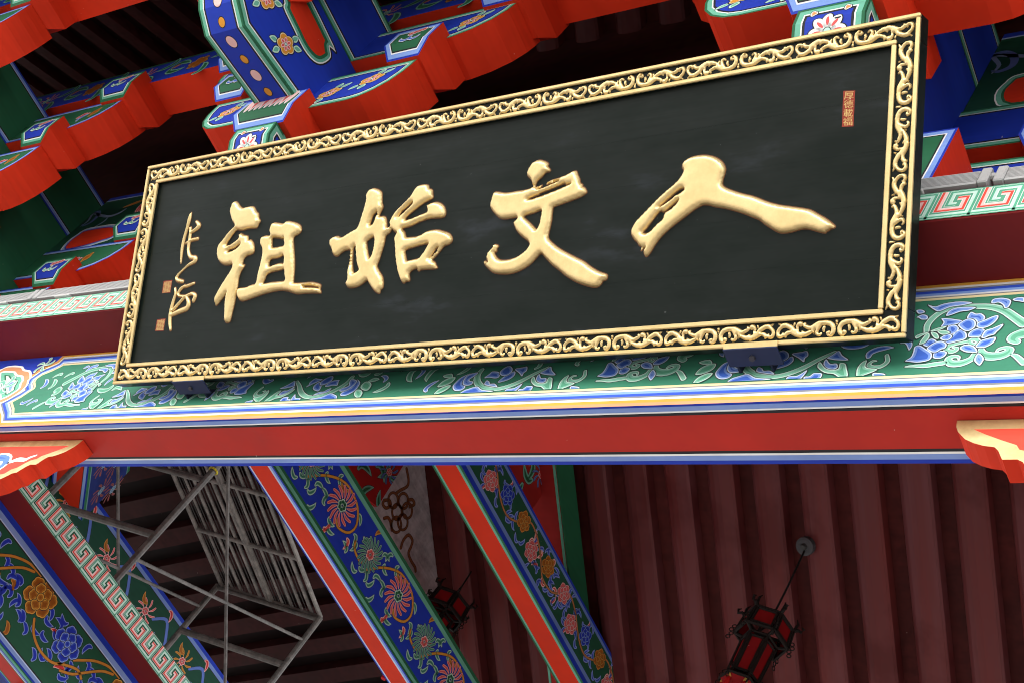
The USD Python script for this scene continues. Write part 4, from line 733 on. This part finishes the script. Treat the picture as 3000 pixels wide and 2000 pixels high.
# eaves
front_z = lambda y: 7.89 + .50 * (y + .3)
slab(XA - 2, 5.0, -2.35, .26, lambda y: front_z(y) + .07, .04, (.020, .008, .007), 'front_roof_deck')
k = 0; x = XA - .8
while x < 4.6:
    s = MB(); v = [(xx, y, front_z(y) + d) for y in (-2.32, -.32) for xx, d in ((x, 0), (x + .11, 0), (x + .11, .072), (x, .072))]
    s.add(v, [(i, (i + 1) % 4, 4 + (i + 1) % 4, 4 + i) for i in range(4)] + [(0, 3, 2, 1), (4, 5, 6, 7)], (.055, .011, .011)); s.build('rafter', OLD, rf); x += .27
# left hip ceiling, sloping down to the left
HK = 1.3; hip_z = lambda x: 1.6 + HK * (4.6 + .28 * (x / HK + 5.95))
s = MB(); s.add([(x, y, hip_z(x) + d) for d in (.09, .12) for x in (-12.2, -7.2) for y in (.2, 6.2)], [(0, 1, 3, 2), (4, 6, 7, 5), (0, 4, 5, 1), (2, 3, 7, 6), (0, 2, 6, 4), (1, 5, 7, 3)], (.010, .004, .004)); s.build('hip_roof_deck', OLD, rf)  # near-black boards: shade of the enclosed left bay put into the base colour
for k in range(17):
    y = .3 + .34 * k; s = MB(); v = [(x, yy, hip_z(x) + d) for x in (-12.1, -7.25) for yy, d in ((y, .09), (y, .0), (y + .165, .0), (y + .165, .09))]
    s.add(v, [(i, (i + 1) % 4, 4 + (i + 1) % 4, 4 + i) for i in range(4)], (.034, .007, .007)); s.build('rafter', OLD, rf)  # hip rafters coloured darker too, standing in for the bay's shade
# outside tiles, one plain skin over the decks
s = MB()
for zf, y0, y1, xl in ((lambda y: front_z(y) + .14, -2.42, .30, -12.4), (lambda y: rear_z(y) + .16, -.32, 4.5, -5.96)):
    s.add([(x, y, zf(y) + d) for d in (0, .05) for x in (xl, 5.2) for y in (y0, y1)], [(0, 1, 3, 2), (4, 6, 7, 5), (0, 4, 5, 1), (2, 3, 7, 6), (0, 2, 6, 4), (1, 5, 7, 3)], (.16, .10, .03))
s.add([(x, y, hip_z(x) + .13 + d) for d in (0, .05) for x in (-12.3, -5.8) for y in (.25, 6.3)], [(0, 1, 3, 2), (4, 6, 7, 5), (0, 4, 5, 1), (2, 3, 7, 6), (0, 2, 6, 4), (1, 5, 7, 3)], (.16, .10, .03)); s.build('roof_tiles', PAINT, rf)
s = MB(); s.add([(x, 4.4, z) for x, z in ((-9.6, 4.9), (5, 4.9), (5, 5.4), (-9.6, 5.4))] , [(0, 1, 2, 3)], BROWN)
s = MB(); s.box((-5.9, 4.16, 4.98), (5, 4.30, 5.30), BROWN); s.build('rear_wall_plate', OLD, rf)
s = MB(); s.box((5.0, -.3, 4.9), (5.1, 4.3, 8.2), BROWN); s.build('right_gable', OLD, rf)

# gable panel over the left bay: white plaster with a knotted cord painted in ochre
gw = thing('gable_panel', (-5.93, 2.3, 6.3), 'white gable panel with brown knotted cord painting and red flowered post', 'wall panel')
XG = -5.93
gp = [(.25, 6.31), (.25, rear_z(.25) + .08), (2.55, rear_z(2.55) + .08), (2.55, 6.21)]
s = MB(); s.prism([(y, z) for y, z in ((.25, 6.21), (.25, rear_z(.25) + .08), (2.9, rear_z(2.9) + .08), (2.9, 5.75), (1.9, 5.75))], 'x', XG - .03, XG, (.60, .59, .62)); s.build('plaster', OLD, gw)
def gpix(px, py):        # a point of the picture taken to the plane of the panel
    d = (px - 1500) * RX + (py - 1000) * RY + 4370 * RZ; k = (XG - CAM[0]) / d[0]; q = np.array(CAM) + d * k; return q[1], q[2]
G8 = lambda x, y: gpix(1050 + x / 2.6578, 1370 + y / 2.6578)
P = Paint(on_x(XG)); CORD = (.20, .075, .03)
def cord(pts, w=.0075):
    g = stroke([(*G8(x, y), w) for x, y in pts]); P.add(g.buffer(.003), (.06, .03, .02), 1); P.add(g, CORD, 2)
cord([(375, 5), (390, 90), (380, 140), (330, 170), (300, 190)])
for cx, cy in ((270, 250), (350, 255), (300, 340), (380, 330), (295, 440), (345, 420)):
    cord([(cx + 38 * math.cos(a), cy + 60 * math.sin(a)) for a in np.linspace(0, 6.283, 13)], .006)
cord([(200, 250), (190, 280), (215, 310), (250, 290), (240, 250), (200, 250)]); cord([(385, 250), (420, 245), (435, 280), (400, 300)]); cord([(200, 390), (230, 385), (250, 420), (260, 480)])
cord([(330, 620), (350, 560), (390, 520), (420, 560), (410, 610), (390, 660), (410, 720), (440, 770), (445, 800)])
P.build('painted_cord', gw)
s = MB(); pa = [gpix(1050 + x / 2.6578, 1370 + y / 2.6578) for x, y in ((-60, -60), (345, -60), (120, 300), (-200, 60))]
s.prism(pa, 'x', XG + .004, XG + .03, (.36, .02, .02)); s.build('red_post', PAINT, gw)
P = Paint(on_x(XG + .03), Polygon(pa))
for x, y, a in ((120, 70, 1), (170, 110, 2.4), (90, 150, 4), (140, 170, 5.2), (200, 60, .4), (70, 60, 3)): tinted(P, comma(*G8(x, y), a, .10, 1, .3), 1, (.25, .5, .42), LGREEN, GREEN, out=.003, d1=.004, d2=.01)
mum(P, *G8(210, 30), .07, ((.2, .3, .6), (.06, .12, .4)), (PINK, ROSE), 5, 9); P.build('painted_flower', gw)

# ------------------------------------------------------------------ side beam at the left: the lintel's companion, running into the hall
sb = thing('side_beam', (-7.72, 2.0, Z0), 'green painted beam with orange and blue peonies running inwards at lower left', 'beam')
XS = -7.6
s = MB(); s.box((XS - .24, .24, Z0), (XS, 4.6, Z1), BEAMRED); s.build('beam_body', PAINT, sb)
P = Paint(on_z(Z0)); y0, y1 = .24, 4.6
for a, b, c in ((0, .010, BLUE), (.010, .030, (.20, .30, .62)), (.030, .036, WHITE), (.036, .046, GREEN), (.195, .205, GREEN), (.205, .215, LGREEN), (.215, .24, BLUE)): P.add(sbox(XS - b, y0, XS - a, y1), c, 0)
P.build('soffit_stripe', sb)
P = Paint(on_x(XS)); zz = lambda a, b, c, l=1: P.add(sbox(y0, Z0 + a, y1, Z0 + b), c, l)
for a, b, c in ((0, .012, LGREEN), (.012, .02, GREEN), (.02, .032, BLUE), (.032, .052, (.20, .30, .62)), (.052, .058, PALE), (.058, .066, BLACK), (.066, .452, (.016, .088, .046)), (.452, .460, BLACK), (.460, .466, PALE), (.466, .496, (.22, .33, .66)), (.496, .53, BLUE)): zz(a, b, c)
P.build('side_border', sb)
s = MB(); s.box((XS - .75, .3, Z0 + .03), (XS - .243, 4.6, Z0 + .07), (.010, .024, .20)); s.box((XS - .30, .3, Z0 + .024), (XS - .26, 4.6, Z0 + .0295), LGREEN); s.build('outer_board', PAINT, sb)
AP = .86
VS = (ORANGE, (.50, .20, .02), (.50, .20, .02))
def a_unit(dy):
    P = Paint(on_x(XS), sbox(y0, Z0 + .068, y1, Z0 + .45))
    peony(P, 1.562 + dy, 5.001, .115, ((.62, .34, .06), (.36, .13, .015), (.26, .075, .008)), 9, .004, 1, .95, .2)
    peony(P, 1.902 + dy, 4.957, .105, ((.25, .36, .72), (.03, .07, .46), (.014, .03, .38)), 9, .004, 1, .95, .7)
    for q in ([(1.15, 4.93), (1.19, 4.967), (1.262, 5.028), (1.365, 5.076), (1.471, 5.086)], [(1.629, 4.894), (1.689, 4.839), (1.776, 4.808), (1.876, 4.809), (1.943, 4.838), (1.966, 4.883), (1.955, 4.916)], [(1.984, 4.825), (2.062, 4.868), (2.118, 4.93), (2.205, 5.024), (2.28, 5.066)], [(1.945, 4.845), (2.065, 4.909), (2.13, 4.895)]):
        g = stroke([(a + dy, b) for a, b in q], .0075); P.add(g.buffer(.003), BLACK, 4); P.add(g, (.50, .21, .03), 5)
    r = random.Random(11)
    for k in range(64):
        y = 1.19 + AP * r.random(); z = 4.75 + .30 * r.random()
        if min(math.hypot(y - 1.562, z - 5.001), math.hypot(y - 1.902, z - 4.957)) < .125: continue
        tinted(P, comma(y + dy, z, r.random() * 6.28, .066, r.choice((-1, 1)), .36), 1, *(((.30, .42, .75), (.025, .06, .44), (.015, .03, .40)) if r.random() < .78 else ((PINK, (.6, .05, .04), (.5, .03, .03)) if r.random() < .6 else DO)), out=.003, d1=.0035, d2=.008)
    P.build('painted_peony', sb)
for dy in (-AP, 0, AP, 2 * AP): a_unit(dy)
sp = thing('side_plate', (-7.5, 2.4, Z1), 'maroon plate with red and green fret border on the left side beam', 'beam')
s = MB(); s.box((-7.9, .472, Z1 + .001), (-7.35, 4.6, ZP), MAROON, .005); s.build('plate_board', PAINT, sp)
P = Paint(on_x(-7.35)); P.add(sbox(.48, Z1 + .004, 4.6, ZP - .003), (.02, .10, .055), 0)
n = 32; fret(P, .49, 4.6, .1262, Z1 + .006, ZP - Z1 - .01); P.build('painted_fret', sp)
XD = -9.5; ZD = 6.67; KD = 1.25
su = thing('far_side_beam', (XD - .1, 2.9, ZD - .9), 'dark green beam with small flowers and blue top edge seen behind the scaffold', 'beam')
s = MB(); s.box((XD - .24, .3, ZD - .9), (XD, 6.2, ZD), DKGREEN); s.build('beam_body', PAINT, su)
P = Paint(on_x(XD)); P.add(sbox(.3, ZD - .03, 6.2, ZD), BLUE, 1); P.add(sbox(.3, ZD - .06, 6.2, ZD - .03), (.16, .24, .52), 1); P.add(sbox(.3, ZD - .066, 6.2, ZD - .06), BLACK, 1); r = random.Random(4)
for k in range(11):
    y = .5 + .56 * k; z = ZD - .22; mum(P, y, z, .10, (PINK, ROSE) if k % 3 else ((.6, .3, .06), (.4, .16, .02)), (PINK, ROSE), 2, 9)
    g = stroke([(y + .10, z + .01, .010), (y + .20, z + .10, .013), (y + .30, z + .01, .013), (y + .38, z - .09, .013), (y + .46, z - .05, .008)]); P.add(g.buffer(.003), BLACK, 2); P.add(g, (.10, .17, .5), 3)
    for a in range(4): tinted(P, comma(y + .12 + .11 * a, z - .1 + .20 * (a % 2), a * 1.7, .08, 1), 4, *(DP if a == 1 else DO if a == 3 else DB), out=.002, d1=.004, d2=.009)
P.build('painted_flower', su)
# diagonal beam across the corner
db = thing('corner_tie_beam', (-8.7, 1.7, 6.46), 'short red bottomed diagonal beam across the far left corner, flowered side', 'beam')
dA, dBv = np.array((-8.03, .975)), np.array((-9.48, 2.36)); u = (dBv - dA) / np.linalg.norm(dBv - dA); nrm = np.array((u[1], -u[0])); nrm = nrm if nrm[0] > 0 else -nrm
zb_, zt_ = 6.46, 7.02; w_ = .297
def dxy(a, b): return dA + u * a + nrm * b
Ld = np.linalg.norm(dBv - dA)
s = MB(); v = [(*dxy(a, b), z) for z in (zb_, zt_) for a, b in ((0, -w_), (Ld, -w_), (Ld, 0), (0, 0))]; s.add(v, [(0, 1, 2, 3), (4, 7, 6, 5), (0, 4, 5, 1), (1, 5, 6, 2), (2, 6, 7, 3), (3, 7, 4, 0)], RED); s.build('beam_body', PAINT, db)
def fz(u_, v_, h): q = dA + np.outer(u_, u) + np.outer(v_, nrm); return np.c_[q, np.full(len(u_), zb_) - h]
P = Paint(fz)
for a, b, c in ((0, .014, BLUE), (.014, .038, (.26, .38, .74)), (.038, .044, BLACK), (w_ - .04, w_ - .014, (.26, .38, .74)), (w_ - .014, w_, BLUE)): P.add(sbox(0, -b, Ld, -a), c, 0)
P.build('soffit_stripe', db)
def fs(u_, v_, h): q = dA + np.outer(u_, u) + np.outer(h if np.ndim(h) else np.full(len(u_), h), nrm); return np.c_[q, v_]
P = Paint(fs); P.add(sbox(0, zb_, Ld, zt_), GREEN, 0); P.add(sbox(0, zb_ + .03, Ld, zt_ - .03), (.14, .25, .24), 1); P.add(sbox(0, zb_ + .04, Ld, zt_ - .04), (.012, .022, .12), 2)
for k in range(11): mum(P, .12 + .19 * k, zb_ + .28 + .08 * (-1) ** k, .12, ((.30, .12, .12), (.24, .05, .05)), ((.3, .4, .5), (.1, .2, .3)), 3, 10)
P.build('painted_side', db)

# ------------------------------------------------------------------ two beams inside the bay
def inner_beam(x0, x1, zb, zt, label, kind):
    t = thing('inner_beam', ((x0 + x1) / 2, 2.3, zb), label, 'beam', 'flowered beams inside the hall')
    s = MB(); s.box((x0, .24, zb), (x1, 4.3, zt), BEAMRED if 0 else RED); s.build('beam_body', PAINT, t)
    P = Paint(on_z(zb)); w = x1 - x0
    if kind == 'blue': st = ((0, .010, BLUE), (.010, .020, PALE), (w - .035, w - .024, BLACK if 0 else PALE), (w - .024, w - .010, LBLUE), (w - .010, w, BLUE))
    else: st = ((0, .012, GREEN), (.012, .024, LGREEN), (w - .030, w - .014, LGREEN), (w - .014, w, GREEN))
    for a, b, c in st: P.add(sbox(x0 + a, .24, x0 + b, 4.3), c, 0)
    P.build('soffit_stripe', t)
    P = Paint(on_x(x1)); H = zt - zb
    bands = ((0, .012, GREEN), (.012, .03, LGREEN), (.03, .045, GREEN), (.045, H - .045, BLUE), (H - .045, H - .02, LGREEN), (H - .02, H, GREEN)) if kind == 'blue' else ((0, .010, BLUE), (.010, .028, BLUE), (.028, .050, (.14, .22, .5)), (.05, H - .030, (.016, .075, .042)), (H - .030, H - .014, (.14, .22, .5)), (H - .014, H, BLUE))
    for a, b, c in bands: P.add(sbox(.24, zb + a, 4.3, zb + b), c, 0)
    P.build('side_border', t)
    kq = (zb - 1.6) / 4.15; old = on_x(x1); fmap = lambda u, v, h: old((u + 2.4) * kq - 2.4, (v - 1.6) * kq + 1.6, h)
    if kind == 'blue':
        for j, dy in enumerate((-1.42, -.71, 0, .71, 1.42)):
            P = Paint(fmap, sbox(.4, 5.80, 5.6, 6.13)); r = random.Random(40)
            mum(P, 2.435 + dy, 6.0, .112, ((.78, .36, .36), (.60, .10, .10)), (MINT, GREEN), 6, 16); mum(P, 2.80 + dy, 5.985, .10, ((.26, .46, .38), (.06, .22, .16)), (PINK, ROSE), 6, 18)
            for q in ([(2.133, 5.907), (2.229, 6.022), (2.354, 6.102), (2.487, 6.10), (2.56, 6.06), (2.60, 6.0), (2.581, 5.935), (2.506, 5.898), (2.461, 5.915)], [(2.659, 5.949), (2.692, 5.913), (2.762, 5.900), (2.797, 5.92), (2.80, 5.95)]):
                g = stroke([(a + dy, b) for a, b in q], .007); P.add(g.buffer(.003), BLACK, 3); P.add(g, (.56, .26, .04), 4)
            for k in range(40):
                y, z = 2.1 + .71 * r.random(), 5.83 + .26 * r.random()
                if min(math.hypot(y - 2.435, z - 6.0), math.hypot(y - 2.80, z - 5.985)) < .10: continue
                tinted(P, comma(y + dy, z, r.random() * 6.28, .060, r.choice((-1, 1)), .36), 1, *(((.34, .56, .48), (.08, .27, .19), (.04, .18, .12)) if r.random() < .8 else ((PINK, (.6, .06, .05), ROSE) if r.random() < .5 else DO)), out=.002, d1=.006, d2=.010)
            P.build('painted_chrysanthemum', t)
    else:
        for j, dy in enumerate((-1.0, 0, 1.0)):
            P = Paint(fmap, sbox(.24, 5.80, 4.3, 6.0)); r = random.Random(50)
            for (y, z), cl in (((1.748, 5.935), DO), ((2.258, 5.935), (PINK, (.5, .12, .12), ROSE)), ((1.56, 5.925), DB), ((1.901, 5.88), (PINK, (.5, .12, .12), ROSE)), ((2.06, 5.93), DO), ((1.418, 5.871), (PINK, (.5, .12, .12), ROSE))): peony(P, y + dy, z, .055, cl, 6, .002, 1, .95, y)
            g = stroke([(a + dy, min(b, 5.97)) for a, b in ((1.417, 5.94), (1.47, 5.906), (1.554, 5.864), (1.637, 5.855), (1.719, 5.899), (1.784, 5.97), (1.86, 5.97), (1.938, 5.941), (2.005, 5.899), (2.072, 5.857), (2.164, 5.862), (2.222, 5.898), (2.30, 5.97), (2.417, 5.94))], .005); P.add(g.buffer(.002), BLACK, 3); P.add(g, (.40, .17, .06), 4)
            for k in range(75):
                y, z = 1.417 + r.random(), 5.83 + .15 * r.random()
                tinted(P, comma(y + dy, z, r.random() * 6.28, .046, r.choice((-1, 1)), .34), 1, *(((.22, .30, .66), (.05, .10, .46), (.03, .06, .36)) if r.random() < .8 else (PINK, (.5, .08, .06), ROSE)), out=.0015, d1=.005, d2=.008)
            P.build('painted_vine', t)
inner_beam(-5.527, -5.349, 5.30, 5.684, 'blue inner beam with red chrysanthemums and red underside, nearer the scaffold', 'blue')
inner_beam(-4.86, -4.675, 5.75, 6.03, 'green inner beam with small peonies and red underside, beside the bare rafters', 'green')
# sloping brace between the second beam and the roof
br = thing('roof_brace', (-4.8, 2.2, 6.4), 'red sloping timber with green edge just under the rafters beyond the second beam', 'brace')
s = MB(); x0, x1 = -5.0, -4.79; v = [(x, y, rear_z(y) - d) for y in (.3, 3.0) for x, d in ((x0, .0), (x0, .18), (x1, .18), (x1, .0))]
s.add(v, [(i, (i + 1) % 4, 4 + (i + 1) % 4, 4 + i) for i in range(4)] + [(0, 1, 2, 3), (4, 7, 6, 5)], (.32, .022, .02)); s.build('timber', PAINT, br)
s = MB(); v = [(x, y, rear_z(y) - d) for y in (.3, 3.0) for x, d in ((x1 + .002, .015), (x1 + .002, .182), (x1 + .012, .182), (x1 + .012, .015))]; s.add(v, [(i, (i + 1) % 4, 4 + (i + 1) % 4, 4 + i) for i in range(4)], GREEN)
for xa in (x0 + .004, x1 - .016): s.add([(x, y, rear_z(y) - d) for y in (.3, 3.0) for x, d in ((xa, .1805), (xa, .186), (xa + .014, .186), (xa + .014, .1805))], [(i, (i + 1) % 4, 4 + (i + 1) % 4, 4 + i) for i in range(4)], LGREEN)
s.build('green_edge', PAINT, br)
s = MB(); s.prism([(1.55, 6.04), (1.95, 6.04), (1.95, rear_z(1.95) - .19), (1.55, rear_z(1.55) - .19)], 'x', -4.93, -4.90, (.34, .022, .02)); s.build('flowered_post', PAINT, br)
P = Paint(on_x(-4.90))
for k, (y, z) in enumerate(((1.7, 6.2), (1.8, 6.3), (1.65, 6.4), (1.85, 6.12), (1.72, 6.35))): tinted(P, comma(y, z, k * 1.4, .10, 1, .3), 1, (.25, .5, .42), LGREEN, GREEN, out=.003, d1=.004, d2=.01)
mum(P, 1.86, 6.42, .07, ((.2, .3, .6), (.06, .12, .4)), (PINK, ROSE), 5, 9); P.build('painted_flower', br)
rb = thing('rear_beam', (-2, 4.0, 4.9), 'dim flowered beam at the foot of the rear rafters', 'beam')
s = MB(); s.box((-5.9, 3.95, 4.7), (4.6, 4.15, 5.1), RED); s.build('beam_body', OLD, rb)
P = Paint(on_y(3.95)); P.add(sbox(-5.9, 5.02, 4.6, 5.06), (.16, .24, .5), 0); P.add(sbox(-5.9, 4.78, 4.6, 5.02), DKGREEN, 0)
for k in range(20): mum(P, -5.6 + .5 * k, 4.9, .08, (PINK, ROSE), (MINT, GREEN), 1, 8)
P.build('painted_face', rb)

# ------------------------------------------------------------------ scaffold tower standing in the left bay
SLAT = (.27, .245, .225)
def scaffold():
    t = thing('scaffold', (-6.6, 1.6, .16), 'rusty steel pipe scaffold with slatted deck in the left bay', 'scaffold')
    A = np.array((-9.2, 3.473, 6.941)); B = np.array((-8.238, 3.748, 6.941)); U = (B - A); W = np.linalg.norm(U); U = U / W; V = np.array((U[1], -U[0], 0)); V = V / np.linalg.norm(V); L = 1.90
    zd = A[2]; Zv = np.array((0, 0, 1.0))
    Q = lambda a, b, z: A + U * a + V * b + Zv * (z - zd)
    def pipe(name, p, q, r, c=TUBE):
        s = MB(); n = 6; pts = [np.asarray(p) + (np.asarray(q) - np.asarray(p)) * k / n for k in range(n + 1)]; s.tube(pts, r, c, 9); return s.build(name, STEEL, t)
    top = zd + .25
    tops = {(0, 0): zd - .02, (W, 0): zd - .02, (0, L): zd - .02, (W, L): zd + .02}
    for (a, b), z in tops.items(): pipe('post', Q(a, b, .17), Q(a, b, z), .024)
    for b in (0, L):
        for z, r in ((zd - .04, .018), (zd - .50 if b == 0 else zd - 1.04, .026), (zd - 1.6, .021), (zd - 2.7, .021), (zd - 3.8, .021)): pipe('rung', Q(0, b, z), Q(W, b, z), r)
    pipe('rung', Q(0, L, zd - .52), Q(W, L, zd - .52), .018)
    for a in (0, W):
        pipe('brace', Q(a, 0, zd - .25), Q(a, L, zd - 1.25), .012); pipe('brace', Q(a, L, zd - .25), Q(a, 0, zd - 1.25), .012)
    # deck: two panels with slats
    for j in range(2):
        a0, a1 = .02 + j * W / 2, W / 2 - .015 + j * W / 2
        for a in (a0, a1): pipe('deck_rail', Q(a, -.02, zd), Q(a, L + .02, zd), .017, SLAT)
        for b in (-.02, L * .33, L * .66, L + .02): pipe('deck_bar', Q(a0, b, zd - .004), Q(a1, b, zd - .004), .017, SLAT)
        for k in range(4):
            a = a0 + (a1 - a0) * (k + 1) / 5; pipe('deck_slat', Q(a, -.02, zd + .012), Q(a, L + .02, zd + .012), .012 if k % 2 else .010, SLAT)
        s = MB()
        for k in range(14):
            a = a0 + (a1 - a0) * (k + .5) / 14; p, q = Q(a, -.02, zd + .022), Q(a, L + .02, zd + .022); s.tube([p, q], .004, (.035, .028, .025), 4, False)
        s.build('deck_mesh', STEEL, t, None, 'stuff')
    s = MB(); c = Q(W, L, zd - .42); s.tube([c + .030 * np.array((math.cos(k), math.sin(k), 0)) for k in np.linspace(0, 6.2, 14)], .007, (.45, .36, .03), 6); s.build('yellow_tie', PAINT, t)
scaffold()

# ------------------------------------------------------------------ palace lanterns
def lantern(P0, zt, label, disc=None):
    x, y = P0[:2]; t = thing('palace_lantern', (x, y, zt - 1.0), label, 'lantern', 'black framed red palace lanterns')
    BK = (.014, .011, .010); RP = (.21, .006, .008); S = .63
    class SMB(MB):
        def build(q, *a, **k): q.v = [(v - TOP) * S + TOP for v in q.v]; return MB.build(q, *a, **k)
    TOP = np.array((x, y, zt))
    hexp = lambda r, z, ph=.35: np.array([(x + r * math.cos(k * math.pi / 3 + ph), y + r * math.sin(k * math.pi / 3 + ph), z) for k in range(6)])
    def ringtube(r, z, w, s):
        q = hexp(r, z)
        for k in range(6): s.tube([q[k], q[(k + 1) % 6]], w, BK, 6)
    s = SMB()
    for r, z in ((.19, zt), (.205, zt - .17), (.13, zt - .19), (.12, zt - .58), (.15, zt - .60)): ringtube(r, z, .012, s)
    a, b, c, d = hexp(.19, zt), hexp(.205, zt - .17), hexp(.13, zt - .19), hexp(.12, zt - .58)
    for k in range(6): s.tube([a[k], b[k]], .013, BK, 6); s.tube([b[k], c[k]], .012, BK, 6); s.tube([c[k], d[k]], .012, BK, 6)
    for k in range(3): s.tube([a[k], a[k + 3]], .008, BK, 6)
    s.build('frame', METAL if 0 else PAINT, t)
    for (p, q, m_) in ((a, b, .20), (c, d, .22)):
        for k in range(6):
            k2 = (k + 1) % 6; lerp = lambda i, j: (p[k] * (1 - i) + p[k2] * i) * (1 - j) + (q[k] * (1 - i) + q[k2] * i) * j
            v = np.array([lerp(.12, .10), lerp(.88, .10), lerp(.88, .90), lerp(.12, .90)]); ce = np.array((x, y, v[:, 2].mean())); s = SMB(); nn = (v.mean(0) - ce); nn /= np.linalg.norm(nn)
            s.add(np.vstack([v, v - nn * .006]), [(0, 1, 2, 3), (7, 6, 5, 4), (0, 4, 5, 1), (1, 5, 6, 2), (2, 6, 7, 3), (3, 7, 4, 0)], RP); rp = s.build('red_pane', PAINT, t)
            s = SMB(); g = .03
            for e0, e1 in ((0, 1), (1, 2), (2, 3), (3, 0)): s.tube([v[e0] + nn * .003, v[e1] + nn * .003], .011, BK, 5)
            s.build('pane_frame', PAINT, rp)
    for k in range(6):      # carved hooks at the corners
        r = np.array((math.cos(k * math.pi / 3 + .35), math.sin(k * math.pi / 3 + .35), 0)); s = SMB(); p = a[k]
        s.tube([p, p + r * .03 + (0, 0, .02), p + r * .055 + (0, 0, .01), p + r * .065 + (0, 0, .04), p + r * .045 + (0, 0, .055)], [.014, .013, .012, .010, .005], BK, 6); s.tube([p, p + r * .01 + (0, 0, .07), p - r * .01 + (0, 0, .11)], [.013, .010, .004], BK, 6); s.build('corner_hook', PAINT, t)
        s = SMB()
        for (q0, dz) in ((b[k], 0), (d[k], 0)):
            for j in range(4): cc = q0 + r * (.018 + .012 * (j % 2)) - np.array((0, 0, .035 * j - .05)); s.tube([cc + .016 * (r * math.cos(w) + np.array((0, 0, 1.0)) * math.sin(w)) for w in np.linspace(0, 6.2, 8)], .0045, BK, 5, False)
        s.build('fretwork', PAINT, t, None, 'stuff')
        s = SMB(); q = d[k] - (0, 0, .02); s.tube([q, q - (0, 0, .03)], .016, (.55, .36, .08), 8); s.build('bead', PAINT, t)
        s = SMB(); s.tube([q - (0, 0, .03), q - (0, 0, .06), q - (0, 0, .38)], [.012, .020, .024], (.42, .012, .014), 9); s.build('tassel', PAINT, t)
    s = SMB(); s.tube([np.array((x, y, zt - .60)), np.array((x, y, zt - .64)), np.array((x, y, zt - .70))], [.15, .11, .03], RP, 6); s.build('base', PAINT, t)
    s = MB(); top = disc[2] if disc is not None else rear_z(y); s.tube([np.array((x, y, zt)), np.array((x + .004, y, (zt + top) / 2)), np.array((x, y, top))], .005, (.012, .012, .012), 6); s.build('cord', PAINT, t)
    return t
D1 = np.array((-3.43, 2.26, 6.352))
s0 = thing('ceiling_rose', D1, 'grey round ceiling rose on a rafter above the right lantern', 'ceiling rose')
nv = np.array((0, .6, 1)) / math.hypot(.6, 1); base = np.array((D1[0], D1[1], rear_z(D1[1])))
s = MB(); s.tube([base + nv * .0, base - nv * .03, base - nv * .034], [.046, .046, .034], (.06, .06, .066), 22); s.build('plate', PAINT, s0)
s = MB(); s.tube([base - nv * .034, base - nv * .05], [.018, .012], (.05, .05, .05), 10); s.build('cable_gland', PAINT, s0)
lantern((D1[0] , D1[1]), 5.83, 'red and black palace lantern hanging from the ceiling rose at lower right', D1 - (0, 0, .03))
lantern((-5.60, 2.45, 6.0)[:2], (-5.60, 2.45, 6.0)[2], 'dim red palace lantern half hidden behind the blue inner beam')
